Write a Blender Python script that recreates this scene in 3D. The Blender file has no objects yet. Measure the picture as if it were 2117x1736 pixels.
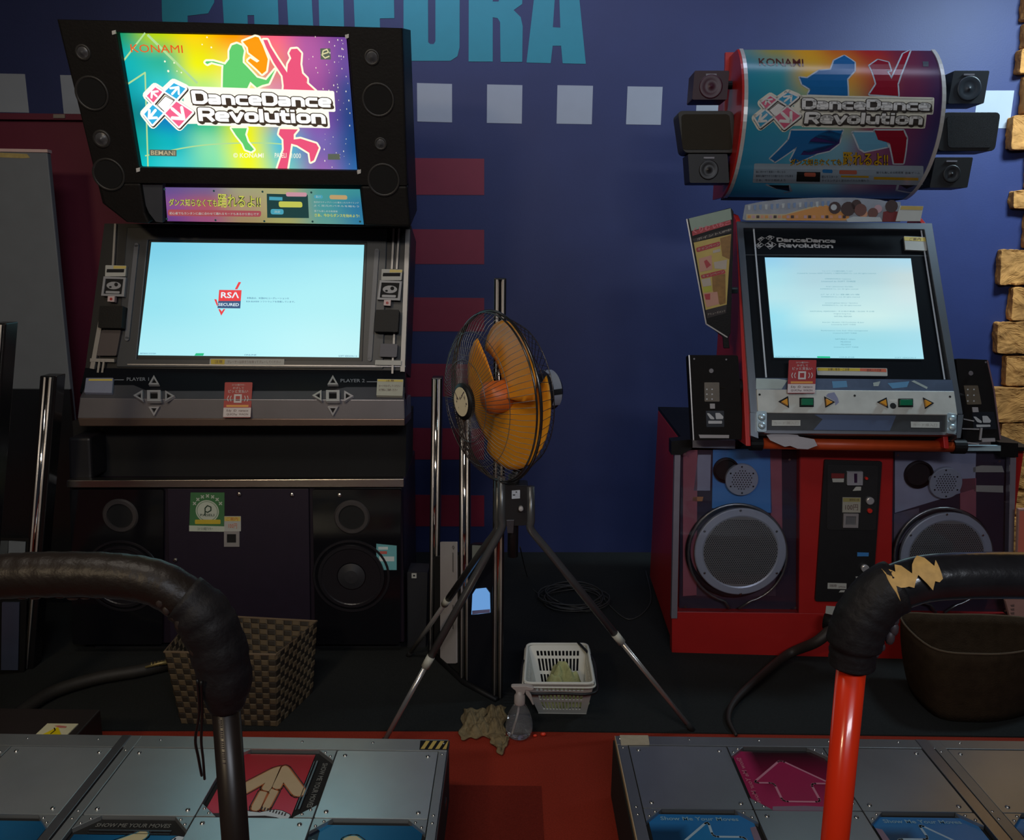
import bpy, bmesh, math, random
from mathutils import Vector, geometry
S = bpy.context.scene
COL = S.collection
random.seed(7)
# ---------------------------------------------------------------- camera
W, H, FPX = 2117, 1736, 1680.0
PITCH, ROLL, CH = math.radians(11.6), math.radians(0.75), 1.6
cam_d = bpy.data.cameras.new('camera')
cam_d.sensor_fit = 'HORIZONTAL'; cam_d.sensor_width = 36.0
cam_d.lens = 36.0 * FPX / W
cam_d.clip_start = 0.05; cam_d.clip_end = 60
cam = bpy.data.objects.new('camera', cam_d); COL.objects.link(cam)
cam.location = (0, 0, CH)
from mathutils import Matrix
cam.rotation_euler = (Matrix.Rotation(math.pi/2 - PITCH, 3, 'X') @ Matrix.Rotation(ROLL, 3, 'Z')).to_euler()
S.camera = cam
S.view_settings.view_transform = 'Standard'
S.view_settings.look = 'None'
S.view_settings.gamma = 1
S.view_settings.use_curve_mapping = False
S.view_settings.exposure = 0.0
# ---------------------------------------------------------------- world and room lamps
wd = bpy.data.worlds.new('world'); S.world = wd; wd.use_nodes = True
wd.node_tree.nodes['Background'].inputs[0].default_value = (0.30, 0.33, 0.45, 1)
wd.node_tree.nodes['Background'].inputs[1].default_value = 0.034
def area(name, loc, tgt, sx, sy, power, col, spread=180):
    l = bpy.data.lights.new(name, 'AREA'); l.shape = 'RECTANGLE'; l.size = sx; l.size_y = sy
    l.energy = power; l.color = col; l.spread = math.radians(spread)
    o = bpy.data.objects.new(name, l); COL.objects.link(o); o.location = loc
    o.rotation_euler = (Vector(tgt) - Vector(loc)).to_track_quat('-Z', 'Y').to_euler()
    return o
area('ceiling_lamp_back_wall', (0.3, 3.35, 3.15), (0.5, 4.2, 2.4), 3.4, 0.2, 13, (0.66, 0.74, 1.0), 150)
area('ceiling_lamp_right', (2.7, 3.1, 3.1), (2.4, 4.2, 1.6), 0.5, 0.3, 30, (0.66, 0.87, 1.0), 120)
area('ceiling_lamp_front', (-0.9, 0.9, 3.1), (-0.4, 2.6, 0.0), 1.2, 0.3, 10, (1.0, 0.90, 0.78), 150)
area('ceiling_lamp_rear', (0.8, -1.6, 3.0), (0.6, 2.6, 0.8), 1.6, 0.3, 22, (0.85, 0.90, 1.0), 130)
area('ceiling_lamp_rear_left', (-1.8, -1.4, 3.0), (-1.0, 2.6, 0.8), 0.5, 0.3, 14, (1.0, 0.78, 0.5), 130)
# ---------------------------------------------------------------- pixel <-> place
_c, _s = math.cos(ROLL), math.sin(ROLL)
_u = Vector((0, math.sin(PITCH), math.cos(PITCH)))
CB = Vector((0, -math.cos(PITCH), math.sin(PITCH)))
CR = _c*Vector((1, 0, 0)) + _s*_u
CU = -_s*Vector((1, 0, 0)) + _c*_u
C0 = Vector((0, 0, CH))
def ray(x, y): return ((x-W/2)/FPX)*CR + ((H/2-y)/FPX)*CU - CB
def onY(x, y, Y): d = ray(x, y); return C0 + d*(Y/d.y)
def onZ(x, y, z=0.0): d = ray(x, y); return C0 + d*((z-CH)/d.z)
def proj(p):
    v = Vector(p) - C0; c = -v.dot(CB)
    return (W/2 + FPX*v.dot(CR)/c, H/2 - FPX*v.dot(CU)/c)
class Frame:                                   # a plane in the room: a runs along it, b up it, c out of it
    def __init__(s, o, tilt=0, yaw=0):
        t, y = math.radians(tilt), math.radians(yaw)
        s.o = Vector(o); s.u = Vector((math.cos(y), math.sin(y), 0))
        w = Vector((-math.sin(y), math.cos(y), 0))
        s.v = w*math.sin(t) + Vector((0, 0, 1))*math.cos(t); s.n = s.u.cross(s.v)
    def w(s, a, b, c=0): return s.o + s.u*a + s.v*b + s.n*c
    def px(s, x, y, c=0):
        d = ray(x, y); o = s.o + s.n*c
        t = (o - C0).dot(s.n)/d.dot(s.n); q = C0 + d*t - o
        return (q.dot(s.u), q.dot(s.v))
class Floor(Frame):                            # horizontal plane: a = x, b = y, c = height
    def __init__(s, z): s.o = Vector((0, 0, z)); s.u = Vector((1, 0, 0)); s.v = Vector((0, 1, 0)); s.n = Vector((0, 0, 1))
class Drum:                                    # a curved sheet: b is arc length along a profile of (y, z)
    def __init__(s, x0, prof, yaw=0):
        y = math.radians(yaw); s.x0 = x0; s.u = Vector((math.cos(y), math.sin(y), 0)); s.wv = Vector((-math.sin(y), math.cos(y), 0))
        s.p = prof; s.l = [0]
        for i in range(1, len(prof)): s.l.append(s.l[-1] + math.dist(prof[i], prof[i-1]))
    def w(s, a, b, c=0):
        i = 0
        while i < len(s.p)-2 and b > s.l[i+1]: i += 1
        t = (b - s.l[i])/(s.l[i+1]-s.l[i]); p, q = s.p[i], s.p[i+1]
        Y = p[0]+(q[0]-p[0])*t; z = p[1]+(q[1]-p[1])*t
        dy, dz = q[0]-p[0], q[1]-p[1]; k = math.hypot(dy, dz)
        Y -= c*dz/k; z += c*dy/k
        return Vector((s.x0, 0, z)) + s.u*a + s.wv*Y
    def px(s, x, y, c=0):
        a, b = 0.0, s.l[-1]/2
        for _ in range(14):
            e = 1e-3; P = proj(s.w(a, b, c)); Pa = proj(s.w(a+e, b, c)); Pb = proj(s.w(a, b+e, c))
            J = ((Pa[0]-P[0])/e, (Pb[0]-P[0])/e, (Pa[1]-P[1])/e, (Pb[1]-P[1])/e)
            D = J[0]*J[3]-J[1]*J[2]; ex, ey = x-P[0], y-P[1]
            a += (J[3]*ex-J[1]*ey)/D; b += (-J[2]*ex+J[0]*ey)/D
            b = max(-.3, min(s.l[-1]+.3, b))
        return (a, b)
# ---------------------------------------------------------------- materials
MATS = {}
def pm(name, col, rough=0.5, metal=0.0, var=0.08, scale=30, bump=0.0, bscale=None, emis=None, es=1.0, alpha=None, coat=0, trans=0, ior=1.45, aniso=None, spec=None):
    if name in MATS: return MATS[name]
    m = bpy.data.materials.new(name); m.use_nodes = True; nt = m.node_tree; b = nt.nodes['Principled BSDF']
    b.inputs['Roughness'].default_value = rough; b.inputs['Metallic'].default_value = metal; b.inputs['IOR'].default_value = ior
    if spec is not None: b.inputs['Specular IOR Level'].default_value = spec
    tc = nt.nodes.new('ShaderNodeTexCoord'); nz = nt.nodes.new('ShaderNodeTexNoise'); nz.inputs['Scale'].default_value = scale; nz.inputs['Detail'].default_value = 4
    mp = nt.nodes.new('ShaderNodeMapping'); nt.links.new(tc.outputs['Object'], mp.inputs[0]); nt.links.new(mp.outputs[0], nz.inputs[0])
    if aniso: mp.inputs['Scale'].default_value = aniso
    mx = nt.nodes.new('ShaderNodeMix'); mx.data_type = 'RGBA'
    assert col != 0, name
    c = list(col)[:3]
    mx.inputs[6].default_value = [x*(1-var) for x in c]+[1]; mx.inputs[7].default_value = [min(1, x*(1+var)+var*.004) for x in c]+[1]
    nt.links.new(nz.outputs[0], mx.inputs[0]); nt.links.new(mx.outputs[2], b.inputs['Base Color'])
    if bump:
        n2 = nt.nodes.new('ShaderNodeTexNoise'); n2.inputs['Scale'].default_value = bscale or scale*4; n2.inputs['Detail'].default_value = 5
        nt.links.new(mp.outputs[0], n2.inputs[0])
        bp = nt.nodes.new('ShaderNodeBump'); bp.inputs['Strength'].default_value = bump; bp.inputs['Distance'].default_value = 0.004
        nt.links.new(n2.outputs[0], bp.inputs['Height']); nt.links.new(bp.outputs[0], b.inputs['Normal'])
    if emis: b.inputs['Emission Color'].default_value = list(emis)+[1]; b.inputs['Emission Strength'].default_value = es
    if alpha is not None: b.inputs['Alpha'].default_value = alpha
    if coat: b.inputs['Coat Weight'].default_value = coat; b.inputs['Coat Roughness'].default_value = 0.06
    if trans: b.inputs['Transmission Weight'].default_value = trans
    MATS[name] = m; return m
def em(name, col, s=1.0):                      # lit print or screen pixels
    return pm(name, [c*.03 for c in col], .4, emis=col, es=s)
def vcol(name, emit=0.0, rough=.4):            # print whose colours are stored on the sheet
    if name in MATS: return MATS[name]
    m = bpy.data.materials.new(name); m.use_nodes = True; nt = m.node_tree; b = nt.nodes['Principled BSDF']
    a = nt.nodes.new('ShaderNodeVertexColor'); a.layer_name = 'print'
    b.inputs['Specular IOR Level'].default_value = .3; b.inputs['Roughness'].default_value = rough; b.inputs['Base Color'].default_value = (.01, .01, .012, 1)
    if emit < .2: nt.links.new(a.outputs[0], b.inputs['Base Color'])
    if emit: nt.links.new(a.outputs[0], b.inputs['Emission Color']); b.inputs['Emission Strength'].default_value = emit
    MATS[name] = m; return m
# ---------------------------------------------------------------- mesh building
def lerp(a, b, t): return a+(b-a)*t
class MB:
    def __init__(s, fr=None): s.fr = fr; s.v = []; s.f = []; s.mi = []; s.k = 0
    def m(s, k): s.k = k; return s
    def add(s, vs, fs):
        n = len(s.v); s.v += [tuple(v) for v in vs]; s.f += [tuple(n+i for i in f) for f in fs]; s.mi += [s.k]*len(fs); return s
    def P(s, pts, c=0): return [s.fr.px(x, y, c) for x, y in pts]
    def prism(s, pts, c0, c1):                 # pts in (a, b)
        n = len(pts)
        ar = sum(pts[i][0]*pts[(i+1) % n][1]-pts[(i+1) % n][0]*pts[i][1] for i in range(n))
        if ar < 0: pts = pts[::-1]
        tri = [t for t in geometry.tessellate_polygon([[Vector((a, b, 0)) for a, b in pts]])] if n > 4 else ([(0, 1, 2, 3)] if n == 4 else [(0, 1, 2)])
        def ccw(t):
            q = [pts[i] for i in t]; A = sum(q[i][0]*q[(i+1) % len(q)][1]-q[(i+1) % len(q)][0]*q[i][1] for i in range(len(q)))
            return tuple(t) if A > 0 else tuple(t)[::-1]
        tri = [ccw(t) for t in tri]
        if c0 == c1: return s.add([(a, b, c1) for a, b in pts], tri)
        vs = [(a, b, c1) for a, b in pts]+[(a, b, c0) for a, b in pts]
        return s.add(vs, tri+[tuple(n+i for i in t[::-1]) for t in tri]+[(i, n+i, n+(i+1) % n, (i+1) % n) for i in range(n)])
    def pp(s, pts, c0, c1, r=0):               # pts in pixels
        q = s.P(pts, c1)
        return s.prism(rr(q, r) if r else q, c0, c1)
    def flat(s, pts, c): return s.prism(s.P(pts, c), c, c)
    def box(s, a0, a1, b0, b1, c0, c1): return s.prism([(a0, b0), (a1, b0), (a1, b1), (a0, b1)], c0, c1)
    def frm(s, out, inn, c0, c1, px=True):     # a frame between two outlines with the same number of corners
        o = s.P(out, c1) if px else out; i = s.P(inn, c1) if px else inn; n = len(o)
        vs = [(a, b, c1) for a, b in o]+[(a, b, c1) for a, b in i]+[(a, b, c0) for a, b in o]+[(a, b, c0) for a, b in i]
        fs = []
        for k in range(n):
            j = (k+1) % n
            fs += [(k, j, n+j, n+k), (2*n+k, 3*n+k, 3*n+j, 2*n+j), (k, 2*n+k, 2*n+j, j), (n+k, n+j, 3*n+j, 3*n+k)]
        return s.add(vs, fs)
    def lat(s, a, b, prof, n=32, caps=True, ph=0):   # turned shape about the c axis, prof of (r, c)
        vs = []; fs = []
        for r, c in prof: vs += [(a+r*math.cos(ph+2*math.pi*k/n), b+r*math.sin(ph+2*math.pi*k/n), c) for k in range(n)]
        for i in range(len(prof)-1):
            for k in range(n): j = (k+1) % n; fs.append((i*n+k, i*n+j, (i+1)*n+j, (i+1)*n+k))
        if caps:
            if prof[0][0] > 1e-6: fs.append(tuple(range(n))[::-1])
            if prof[-1][0] > 1e-6: fs.append(tuple((len(prof)-1)*n+k for k in range(n)))
        return s.add(vs, fs)
    def plat(s, x, y, prof, n=32, caps=True, c=0): # prof radii in pixels
        a, b = s.fr.px(x, y, c); k = abs(s.fr.px(x+10, y, c)[0]-a)/10
        return s.lat(a, b, [(r*k, h) for r, h in prof], n, caps)
    def rib(s, pts, w, c, closed=False, cap=False, n=10, c0=None):   # flat ribbon in (a, b)
        P = list(pts); m = len(P)
        for i in range(m if closed else m-1):
            p, q = P[i], P[(i+1) % m]; dx, dy = q[0]-p[0], q[1]-p[1]; L = math.hypot(dx, dy) or 1e-9
            nx, ny = -dy/L*w/2, dx/L*w/2
            quad = [(p[0]-nx, p[1]-ny), (q[0]-nx, q[1]-ny), (q[0]+nx, q[1]+ny), (p[0]+nx, p[1]+ny)]
            s.prism(quad, c if c0 is None else c0, c)
        for i in range(m):
            if closed or cap or 0 < i < m-1:
                s.prism([(P[i][0]+w/2*math.cos(2*math.pi*k/n), P[i][1]+w/2*math.sin(2*math.pi*k/n)) for k in range(n)], c if c0 is None else c0, c)
        return s
    def prib(s, pts, wpx, c, **k):             # ribbon from pixels
        q = s.P(pts, c); sc = abs(s.fr.px(pts[0][0]+10, pts[0][1], c)[0]-q[0][0])/10
        return s.rib(q, wpx*sc, c, **k)
    def tube(s, pts, r, n=10, closed=False, caps=True):   # world points
        P = [Vector(p) for p in pts]; m = len(P); R = r if isinstance(r, (list, tuple)) else [r]*m
        up = Vector((0, 0, 1)); vs = []; fs = []; prev = None
        for i in range(m):
            d = (P[(i+1) % m]-P[i-1]) if closed else (P[min(i+1, m-1)]-P[max(i-1, 0)])
            d.normalize()
            if prev is None:
                x = d.cross(up) if abs(d.z) < .95 else d.cross(Vector((0, 1, 0)))
            else: x = prev - d*prev.dot(d)
            x.normalize(); y = d.cross(x); prev = x
            vs += [P[i]+(x*math.cos(2*math.pi*k/n)+y*math.sin(2*math.pi*k/n))*R[i] for k in range(n)]
        for i in range(m if closed else m-1):
            j = (i+1) % m
            for k in range(n): l = (k+1) % n; fs.append((i*n+k, i*n+l, j*n+l, j*n+k))
        if caps and not closed: fs += [tuple(range(n))[::-1], tuple((m-1)*n+k for k in range(n))]
        return s.add(vs, fs)
    def grid(s, f, nu, nv, wrap=False):        # f(u, v) -> point
        vs = [f(i/(nu if wrap else nu-1), j/(nv-1)) for j in range(nv) for i in range(nu)]
        fs = [(j*nu+i, j*nu+(i+1) % nu, (j+1)*nu+(i+1) % nu, (j+1)*nu+i) for j in range(nv-1) for i in range(nu if wrap else nu-1)]
        return s.add(vs, fs)
    def sphere(s, c, r, n=12, m=8, sc=(1, 1, 1)):
        return s.grid(lambda u, v: (c[0]+r*sc[0]*math.sin(math.pi*v)*math.cos(2*math.pi*u), c[1]+r*sc[1]*math.sin(math.pi*v)*math.sin(2*math.pi*u), c[2]-r*sc[2]*math.cos(math.pi*v)), n, m, True)
    def pieces(s):                             # groups of faces lying far apart, as separate builders
        import numpy as np
        n = len(s.v); par = list(range(n))
        def find(i):
            while par[i] != i: par[i] = par[par[i]]; i = par[i]
            return i
        for f in s.f:
            r = find(f[0])
            for i in f[1:]:
                q = find(i)
                if q != r: par[q] = r
        root = [find(i) for i in range(n)]; ids = sorted(set(root[f[0]] for f in s.f)); k = len(ids)
        if k < 2 or k > 1500: return [s]
        at = {r: i for i, r in enumerate(ids)}; lo = np.full((k, 3), 1e9); hi = -lo
        for i in range(n):
            if root[i] in at:
                p = s.fr.w(*s.v[i]) if s.fr else s.v[i]; j = at[root[i]]; lo[j] = np.minimum(lo[j], p); hi[j] = np.maximum(hi[j], p)
        size = (hi-lo).max(axis=1); gap = np.maximum(0, np.maximum(lo[:, None]-hi[None], lo[None]-hi[:, None]))
        near = np.sqrt((gap**2).sum(axis=2)) <= np.maximum(.02, .5*np.maximum(size[:, None], size[None, :]))
        lab = [-1]*k; c_ = 0
        for i in range(k):
            if lab[i] >= 0: continue
            st_ = [i]; lab[i] = c_
            while st_:
                a = st_.pop()
                for b in np.nonzero(near[a])[0]:
                    if lab[b] < 0: lab[b] = c_; st_.append(int(b))
            c_ += 1
        if c_ == 1: return [s]
        out = []
        for g in range(c_):
            o = MB(s.fr); fs = [(f, k_) for f, k_ in zip(s.f, s.mi) if lab[at[root[f[0]]]] == g]; mp = {}
            for f, k_ in fs:
                for i in f:
                    if i not in mp: mp[i] = len(o.v); o.v.append(s.v[i])
                o.f.append(tuple(mp[i] for i in f)); o.mi.append(k_)
            out.append(o)
        return out
    def build(s, name, mats, parent=None, smooth=False, bev=0, cols=None, slices=None, solid=0, whole=False):
        if parent and not cols and not whole:
            ps = s.pieces()
            if len(ps) > 1:
                ob = [p.build(name, mats, parent, smooth, bev, None, slices, solid, True) for p in ps]
                return ob[0]
        me = bpy.data.meshes.new(name); bm = bmesh.new()
        V = [bm.verts.new(v) for v in s.v]
        for f, k in zip(s.f, s.mi):
            try: F = bm.faces.new([V[i] for i in f]); F.material_index = k; F.smooth = smooth
            except ValueError: pass
        if slices:
            pass
            for b in slices: bmesh.ops.bisect_plane(bm, geom=bm.verts[:]+bm.edges[:]+bm.faces[:], plane_co=(0, b, 0), plane_no=(0, 1, 0))
        if s.fr:
            for v in bm.verts: v.co = s.fr.w(*v.co)
        if smooth and not cols and not bev: bmesh.ops.remove_doubles(bm, verts=bm.verts[:], dist=2e-6); bmesh.ops.recalc_face_normals(bm, faces=bm.faces[:])
        if cols:
            ly = bm.loops.layers.float_color.new('print')
            for i, v in enumerate(V):
                for l in v.link_loops: l[ly] = tuple(cols[i])+(1,)
        o0 = Vector((0, 0, 0)); p = parent
        while p: o0 += p.location; p = p.parent
        loc = Vector((0, 0, 0))
        if parent is None:
            loc = sum((v.co for v in bm.verts), Vector())/max(1, len(bm.verts)); loc.z = min(v.co.z for v in bm.verts); o0 = loc
        for v in bm.verts: v.co -= o0
        bmesh.ops.recalc_face_normals(bm, faces=bm.faces[:]) if not (s.fr and all(True for _ in ())) and solid == 1 else None
        bm.to_mesh(me); bm.free()
        for m_ in (mats if isinstance(mats, (list, tuple)) else [mats]): me.materials.append(m_)
        o = bpy.data.objects.new(name, me); COL.objects.link(o); o.parent = parent; o.location = loc
        if bev:
            md = o.modifiers.new('Bevel', 'BEVEL'); md.width = bev; md.segments = 2; md.limit_method = 'ANGLE'; md.angle_limit = math.radians(40)
        return o
def rr(q, r, n=4):                             # round the corners of an outline
    out = []
    for i in range(len(q)):
        p, c, d = Vector(q[i-1]), Vector(q[i]), Vector(q[(i+1) % len(q)])
        a, b = (p-c), (d-c); k = min(r, a.length/2.01, b.length/2.01); A = c+a.normalized()*k; B = c+b.normalized()*k
        for j in range(n+1):
            t = j/n; out.append(tuple(A*(1-t)**2+c*2*t*(1-t)+B*t*t))
    return out
def cr(pts, n=8, closed=False):                # smooth curve through points
    P = [Vector(p) for p in pts]; m = len(P); out = []
    for i in range(m if closed else m-1):
        a = P[i-1] if (closed or i > 0) else P[0]; b = P[i]; c = P[(i+1) % m]; d = P[(i+2) % m] if (closed or i+2 < m) else P[-1]
        for j in range(n):
            t = j/n; out.append(.5*((2*b)+(c-a)*t+(2*a-5*b+4*c-d)*t*t+(3*b-a-3*c+d)*t**3))
    if not closed: out.append(P[-1])
    return out
def tag(o, label=None, cat=None, group=None, kind=None):
    if label: o['label'] = label
    if cat: o['category'] = cat
    if group: o['group'] = group
    if kind: o['kind'] = kind
    return o
def thing(name, loc, label, cat, group=None):
    o = bpy.data.objects.new(name, None); COL.objects.link(o); o.location = loc; o.empty_display_size = .1
    return tag(o, label, cat, group)
def crop(ox, oy, s): return lambda *p: [(ox+x/s, oy+y/s) for x, y in p]
_tc = {}
def text2d(st, bold=0.0):
    key = (st, bold)
    if key in _tc: return _tc[key]
    cu = bpy.data.curves.new('t', 'FONT'); cu.body = st; cu.offset = bold; cu.resolution_u = 2
    o = bpy.data.objects.new('t', cu); COL.objects.link(o)
    bpy.context.view_layer.update()
    me = o.evaluated_get(bpy.context.evaluated_depsgraph_get()).to_mesh()
    V = [(v.co.x, v.co.y) for v in me.vertices]; Fc = [tuple(p.vertices) for p in me.polygons]
    o.to_mesh_clear(); bpy.data.objects.remove(o); bpy.data.curves.remove(cu)
    x0 = min(v[0] for v in V); x1 = max(v[0] for v in V); y0 = min(v[1] for v in V); y1 = max(v[1] for v in V)
    r = ([((x-x0)/(x1-x0), (y-y0)/(y1-y0)) for x, y in V], Fc, x1-x0, y1-y0)
    _tc[key] = r; return r
def quadmap(q): # q: TL, TR, BR, BL in (a, b)
    def f(u, v):
        t = [lerp(q[3][k], q[2][k], u) for k in (0, 1)]; s_ = [lerp(q[0][k], q[1][k], u) for k in (0, 1)]
        return (lerp(t[0], s_[0], v), lerp(t[1], s_[1], v))
    return f
def text(mb, st, quad, c, bold=0.0):           # quad in pixels TL TR BR BL
    V, Fc, _, _ = text2d(st, bold); f = quadmap(mb.P(quad, c))
    return mb.add([f(u, v)+(c,) for u, v in V], Fc)
def rect(x0, y0, x1, y1): return [(x0, y0), (x1, y0), (x1, y1), (x0, y1)]
def tline(mb, st, x0, y0, x1, y1, c, bold=0.0, dy=0): return text(mb, st, [(x0, y0), (x1, y0+dy), (x1, y1+dy), (x0, y1)], c, bold)
# ================================================================ the setting
WALL = Frame((0, 4.2, 0), 0, 1.9)
M_wall = pm('wall_paint_blue', (0.019, 0.030, 0.112), .55, var=.12, scale=6, bump=.08, bscale=160)
M_teal = pm('paint_teal', (0.008, 0.24, 0.31), .5, var=.06, scale=20)
M_white = pm('paint_pale_blue', (0.33, 0.37, 0.42), .5, var=.05, scale=15)
M_crim = pm('paint_crimson', (0.22, 0.015, 0.040), .5, var=.1, scale=12)
M_red_carpet = pm('carpet_red', (0.27, 0.030, 0.016), .95, var=.35, scale=220, bump=.6, bscale=500, spec=.1)
M_dark_carpet = pm('carpet_dark_red', (0.16, 0.018, 0.011), .95, var=.35, scale=220, bump=.6, bscale=500, spec=.1)
M_mat = pm('mat_black', (0.018, 0.020, 0.020), .9, var=.35, scale=160, bump=.5, bscale=400, spec=.15)
M_stone = pm('stone_tan', (0.44, 0.20, 0.05), .85, var=.6, scale=9, bump=1.0, bscale=26)
m = MB(Floor(0)); m.box(-3.6, 3.6, -2.6, 4.4, -.05, 0)
m.k = 1; m.box(-.19, .105, 1.15, 2.215, 0, .0015)
tag(m.build('floor', [M_red_carpet, M_dark_carpet]), kind='structure')
m = MB(Floor(3.2)); m.box(-3.6, 3.6, -2.6, 4.4, 0, .05)
tag(m.build('ceiling', pm('ceiling_black', (.02, .02, .022), .8)), kind='structure')
m = MB(WALL); m.box(-3.6, 3.6, -.0, 3.2, -.1, 0)
wall = tag(m.build('wall_back', M_wall), kind='structure')
m = MB(WALL)
for x0, y0, x1, y1, d in [(777, 170, 850, 247, 2), (862, 171.5, 934.5, 251, 2), (1007, 174.5, 1080, 254, 1.5), (1152.5, 176, 1226, 255.5, 1.3), (1297.5, 178.5, 1370, 257, 1), (1442, 180, 1516, 259, 1), (1587, 182, 1661, 261, 1), (2022, 187, 2097, 265, 0), (-20, 151.5, 51.5, 231.5, 1.5), (124, 155, 197, 235, 1)]:
    k = (950-x0)/8400*(y1-y0); k2 = (950-x1)/8400*(y1-y0)
    m.pp([(x0, y0), (x1, y0+d), (x1+k2, y1+d), (x0+k, y1)], 0, .0015)
m.build('mural_square', M_white, wall)
m = MB(WALL)
for y0, y1 in [(326, 402), (473, 545), (614, 684), (751, 819), (884, 949), (1022, 1087)]:
    m.pp([(700, y0-1), (1001, y0+2), (1001, y1+1), (700, y1)], 0, .0015)
m.build('mural_stripe', M_crim, wall)
m = MB(WALL)
c = crop(320, 0, 3.994)
L = []
L.append(c((50, -300), (330, -300), (490, -160), (490, 20), (440, 110), (270, 130), (275, 420), (90, 420), (60, 150)))            # P
L.append(c((530, -480), (735, -480), (745, -60), (800, -60), (795, -480), (1000, -480), (1030, 420), (830, 420), (820, 125), (765, 125), (775, 430), (585, 430)))   # H
L.append(c((1065, -480), (1270, -480), (1310, 250), (1360, 250), (1340, -480), (1545, -480), (1565, 300), (1500, 450), (1180, 450), (1110, 330)))   # U
L.append(c((1625, -480), (1960, -480), (1965, -320), (1840, -320), (1845, -10), (1975, 0), (1978, 150), (1858, 152), (1865, 450), (1660, 450)))     # F
c = crop(800, 0, 4.811)
L.append(c((165, -550), (405, -550), (410, 420), (430, 438), (465, 438), (482, 410), (482, -550), (725, -550), (722, 470), (700, 560), (630, 605), (225, 605), (195, 540), (175, 450), (165, 300)))  # U
L.append(c((815, -550), (1180, -550), (1330, -450), (1350, -300), (1345, 40), (1260, 100), (1330, 170), (1350, 260), (1345, 615), (1130, 615), (1125, 220), (1100, 180), (1052, 172), (1052, 612), (812, 612)))  # R
L.append(c((1525, -550), (1860, -550), (1978, 635), (1748, 630), (1732, 455), (1648, 455), (1628, 628), (1388, 622)))   # A
for p in L: m.pp(p, 0, .002)
m.k = 1
m.flat(c((1650, 270), (1725, 275), (1715, 0), (1700, -250), (1680, -250), (1668, 0)), .0024)
m.flat(c((1052, 15), (1110, 15), (1125, -30), (1120, -350), (1052, -360)), .0024)
m.build('mural_lettering', [M_teal, M_wall], wall)
# rough stones facing the wall at the right
m = MB(WALL)
rows = [(-330, -262, 2120), (-258, -180, 2095), (-176, -102, 2118), (-98, -30, 2125), (-27, 40, 2121), (43, 97, 2124), (100, 150, 2112), (153, 235, 2122), (238, 308, 2091), (311, 388, 2130), (391, 431, 2098), (434, 512, 2125), (515, 589, 2070), (592, 662, 2093), (665, 731, 2063), (734, 798, 2082), (800, 872, 2052), (874, 932, 2068), (935, 1010, 2050), (1013, 1065, 2045), (1068, 1140, 2060), (1143, 1215, 2050)]
for k, (y0, y1, x0) in enumerate(rows):
    x = x0; j = 0
    while x < 2950:
        x2 = x + [95, 140, 110][(k+j) % 3]*(1.0 if j else .9)
        p = [(x+random.uniform(0, 5), y0+random.uniform(0, 3)), (x2-3, y0+random.uniform(0, 3)), (x2-3, y1), (x-random.uniform(0, 4), y1)]
        if 1:
            a = m.P(p, .05); d = .04+.025*random.random()
            n0 = len(m.v); m.prism(rr(a, .012, 3), 0, d)
        x = x2; j += 1
o = m.build('wall_right', M_stone, bev=.008); tag(o, kind='structure')
md = o.modifiers.new('Subdivision', 'SUBSURF'); md.subdivision_type = 'SIMPLE'; md.levels = md.render_levels = 4
tx = bpy.data.textures.new('stone_relief', 'CLOUDS'); tx.noise_scale = .05; tx.noise_depth = 3
md = o.modifiers.new('Displace', 'DISPLACE'); md.texture = tx; md.strength = .022; md.mid_level = .5; md.texture_coords = 'LOCAL'
# black carpet mat under the cabinets
m = MB(Floor(0)); m.prism([(-3.4, 2.49), (-1.39, 2.49), (-1.39, 2.475), (0, 2.505), (3.3, 2.51), (3.3, 4.30), (-3.4, 4.08)], .0, .005)
tag(m.build('floor_mat', M_mat), 'wide black carpet mat lying on the red carpet under both game cabinets', 'mat')
# maroon partition and grey cabinet at the left
fr = Frame((-2.0, 3.85, 0), 0, 1.9)
t = thing('maroon_partition', (-2.2, 3.85, 0), 'dark maroon partition with a thin top ledge behind the grey panel at far left', 'partition')
M_maroon = pm('maroon_paint', (0.13, 0.014, 0.036), .5, var=.1, scale=9)
m = MB(fr); m.prism(m.P([(-160, 246), (330, 252), (420, 1200), (-160, 1200)], 0), -.2, 0); m.build('panel', M_maroon, t)
m = MB(fr); m.pp([(-160, 231), (330, 238), (332, 249), (-160, 245)], -.2, .03); m.k = 1; m.pp(rect(110, 236, 134, 244), .03, .036); m.build('ledge', [M_maroon, pm('dull_metal', (.35, .32, .3), .4, .8)], t)
fr = Frame((-2.0, 3.5, 0), 0, 1.9)
t = thing('grey_panel', (-2.3, 3.5, 0), 'tall plain grey panel with a yellow stain along its top edge at far left', 'panel')
a0, b0 = fr.px(97, 309); a1, b1 = fr.px(143, 800)
m = MB(fr); m.box(-1.0, a0, .0, b0-.012, -.03, 0); m.k = 1
m.flat([(-30, 314), (56, 318), (62, 326), (48, 327), (-30, 324)], .0015)
m.build('body', [pm('cabinet_grey', (.15, .17, .19), .6, var=.1, scale=12), pm('yellow_stain', (.42, .33, .12), .7, var=.3, scale=60)], t, bev=.004)
m = MB(fr); m.box(-1.0, a0+.004, b0-.012, b0, -.03, .005); m.build('top_edge', pm('pink_edge_highlight', (.62, .45, .42), .5), t)  # pinkish highlight of the top edge put into its colour
m = MB(fr); m.box(-1.0, fr.px(150, 820)[0], .0, fr.px(80, 803)[1], 0, .02); m.build('lower_panel', pm('gloss_black_panel', (.012, .013, .015), .15), t)
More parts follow.
